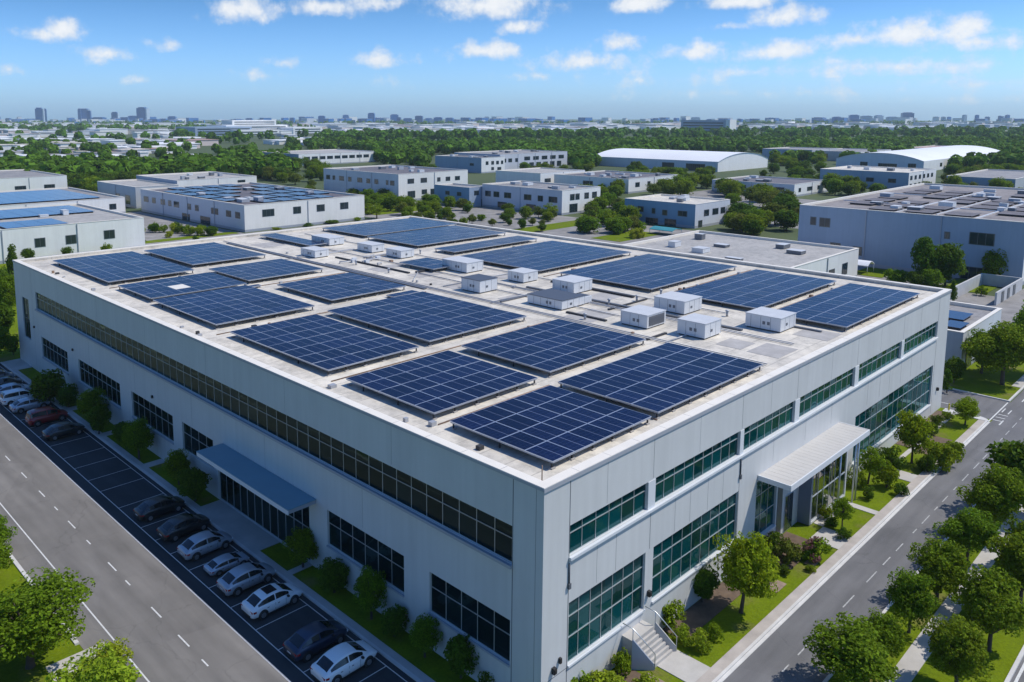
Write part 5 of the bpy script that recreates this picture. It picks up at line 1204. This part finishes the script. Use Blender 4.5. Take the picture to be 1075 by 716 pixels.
ns2 = N('ShaderNodeTexNoise'); ns2.inputs['Scale'].default_value = 14; ns2.inputs['Detail'].default_value = 4; L(cmb.outputs[0], ns2.inputs['Vector'])
CL = [(253,9,40,13,1),(340,7,34,9,.8),(402,4,34,7,.6),(512,6,58,13,1),(40,36,24,9,.9),(68,31,26,10,.9),(112,56,32,7,.55),(182,46,22,7,.6),(300,66,18,6,.7),(148,84,14,4,.6),(395,62,32,8,.8),(505,54,40,9,.95),(546,29,18,7,.8),(612,65,58,10,.8),(650,46,24,8,.85),(667,3,36,9,1),(728,54,36,10,.9),(815,53,48,10,.9),(760,27,20,5,.7),(826,17,36,11,1),(775,2,42,8,1),(965,37,82,16,1.1),(900,42,40,9,.9),(1030,44,40,9,.9),(930,70,120,8,.4),(1040,88,70,7,.4),(700,84,90,6,.35),(820,98,160,5,.28),(1000,104,120,5,.3),(10,73,16,5,.6),(104,64,16,5,.4),(275,80,30,5,.3),(640,78,50,5,.35),(790,76,50,6,.45),(1005,68,60,8,.4),(560,80,40,4,.3),(345,88,44,5,.25),(880,64,50,6,.4)]
field = None; hgt = None
for px, py, hw, hh, amp in CL:
    d = (_f + _r*((px-PX)/F) - _u*((py-PY)/F)).normalized(); d2 = (_f + _r*((px+hw-PX)/F) - _u*((py-PY)/F)).normalized(); d3 = (_f + _r*((px-PX)/F) - _u*((py-hh-PY)/F)).normalized()
    a0 = math.atan2(d.y,d.x); e0 = math.asin(d.z); sa = abs(math.atan2(d2.y,d2.x)-a0)*1.4; se = abs(math.asin(d3.z)-e0)*1.5
    v = N('ShaderNodeVectorMath'); v.operation = 'MULTIPLY_ADD'; L(cmb.outputs[0], v.inputs[0]); v.inputs[1].default_value = (1/sa,1/se,0); v.inputs[2].default_value = (-a0/sa,-e0/se,0)
    ln = N('ShaderNodeVectorMath'); ln.operation = 'LENGTH'; L(v.outputs[0], ln.inputs[0])
    f1 = mth('MULTIPLY', mth('SUBTRACT', 1.0, ln.outputs['Value']), amp)
    # flat base
    sy = N('ShaderNodeSeparateXYZ'); L(v.outputs[0], sy.inputs[0])
    f1 = mth('MINIMUM', f1, mth('MULTIPLY_ADD', sy.outputs[1], 1.4)) if False else mth('MINIMUM', f1, mth('MULTIPLY', mth('ADD', sy.outputs[1], .85), 1.2))
    field = f1 if field is None else mth('MAXIMUM', field, f1)
dens = mth('ADD', field, mth('MULTIPLY', mth('SUBTRACT', ns.outputs['Fac'], .5), 2.1))
dens = mth('ADD', dens, mth('MULTIPLY', mth('SUBTRACT', ns2.outputs['Fac'], .5), .9))
mr = N('ShaderNodeMapRange'); mr.interpolation_type = 'SMOOTHSTEP'; mr.inputs[1].default_value = .0; mr.inputs[2].default_value = .85; L(dens, mr.inputs[0])
ns3 = N('ShaderNodeTexNoise'); ns3.inputs['Scale'].default_value = 60; ns3.inputs['Detail'].default_value = 5
sh = N('ShaderNodeVectorMath'); sh.operation = 'ADD'; sh.inputs[1].default_value = (.006,-.012,0); L(cmb.outputs[0], sh.inputs[0]); L(sh.outputs[0], ns3.inputs['Vector'])
cr = N('ShaderNodeMapRange'); cr.inputs[1].default_value = .1; cr.inputs[2].default_value = .9; L(mth('ADD', mth('MULTIPLY', dens, .55), mth('MULTIPLY', ns3.outputs['Fac'], .6)), cr.inputs[0])
cc = N('ShaderNodeMix'); cc.data_type = 'RGBA'; cc.inputs[6].default_value = (4.6,5.5,6.8,1); cc.inputs[7].default_value = (8.0,8.1,8.2,1); L(cr.outputs[0], cc.inputs[0])
mxs = N('ShaderNodeMix'); mxs.data_type = 'RGBA'; L(mth('MULTIPLY', mr.outputs[0], .92), mxs.inputs[0]); hz_ = N('ShaderNodeMapRange'); hz_.inputs[1].default_value = 0; hz_.inputs[2].default_value = .13; L(sep.outputs[2], hz_.inputs[0])
hm = N('ShaderNodeMix'); hm.data_type = 'RGBA'; hm.inputs[6].default_value = (2.15,1.85,1.95,1); hm.inputs[7].default_value = (1,1,1,1); L(hz_.outputs[0], hm.inputs[0])
hk = N('ShaderNodeMix'); hk.data_type = 'RGBA'; hk.blend_type = 'MULTIPLY'; hk.inputs[0].default_value = 1; L(hsk.outputs[2], hk.inputs[6]); L(hm.outputs[2], hk.inputs[7])
L(hk.outputs[2], mxs.inputs[6]); L(cc.outputs[2], mxs.inputs[7])
L(mxs.outputs[2], bg.inputs['Color'])
sn = bpy.data.lights.new('sun', 'SUN'); sn.energy = 4.2; sn.angle = math.radians(.53); sn.color = (1.0,.94,.845)
so = bpy.data.objects.new('sun', sn); col.objects.link(so); so.rotation_euler = SUN.to_track_quat('Z','Y').to_euler()
HAZE = True
if HAZE:
    b = MB(); b.box(-6300,-6300,-1.1,6300,6300,110); hz = b.build('haze', [])
    m = bpy.data.materials.new('haze_air'); m.use_nodes = True; m.node_tree.nodes.clear()
    o_ = m.node_tree.nodes.new('ShaderNodeOutputMaterial'); v = m.node_tree.nodes.new('ShaderNodeVolumePrincipled'); v.inputs['Color'].default_value = (.74,.91,1.0,1); v.inputs['Density'].default_value = .00008; v.inputs['Anisotropy'].default_value = 0
    m.node_tree.links.new(v.outputs[0], o_.inputs['Volume']); hz.data.materials.append(m); hz['kind'] = 'stuff'; hz['label'] = 'pale blue air haze over the whole place'; hz['category'] = 'haze'
cd = bpy.data.cameras.new('camera'); co = bpy.data.objects.new('camera', cd); col.objects.link(co)
co.location = CAM; co.rotation_euler = (math.pi/2-PITCH, 0, YAW-math.pi/2)
cd.sensor_width = 36; cd.lens = F/1075*36; cd.shift_x = (537.5-PX)/1075; cd.shift_y = -(358-PY)/1075; cd.clip_start = .5; cd.clip_end = 20000
sc.camera = co
sc.view_settings.view_transform = 'Standard'; sc.view_settings.look = 'None'; sc.view_settings.exposure = 0; sc.view_settings.gamma = 1; sc.view_settings.use_curve_mapping = False
sc.render.engine = 'CYCLES'
c = sc.cycles; c.use_denoising = True; c.max_bounces = 8; c.diffuse_bounces = 3; c.glossy_bounces = 4; c.transparent_max_bounces = 12; c.transmission_bounces = 4; c.volume_bounces = 1; c.sample_clamp_indirect = 6
c.use_adaptive_sampling = True; c.adaptive_threshold = .01
sc.render.film_transparent = False
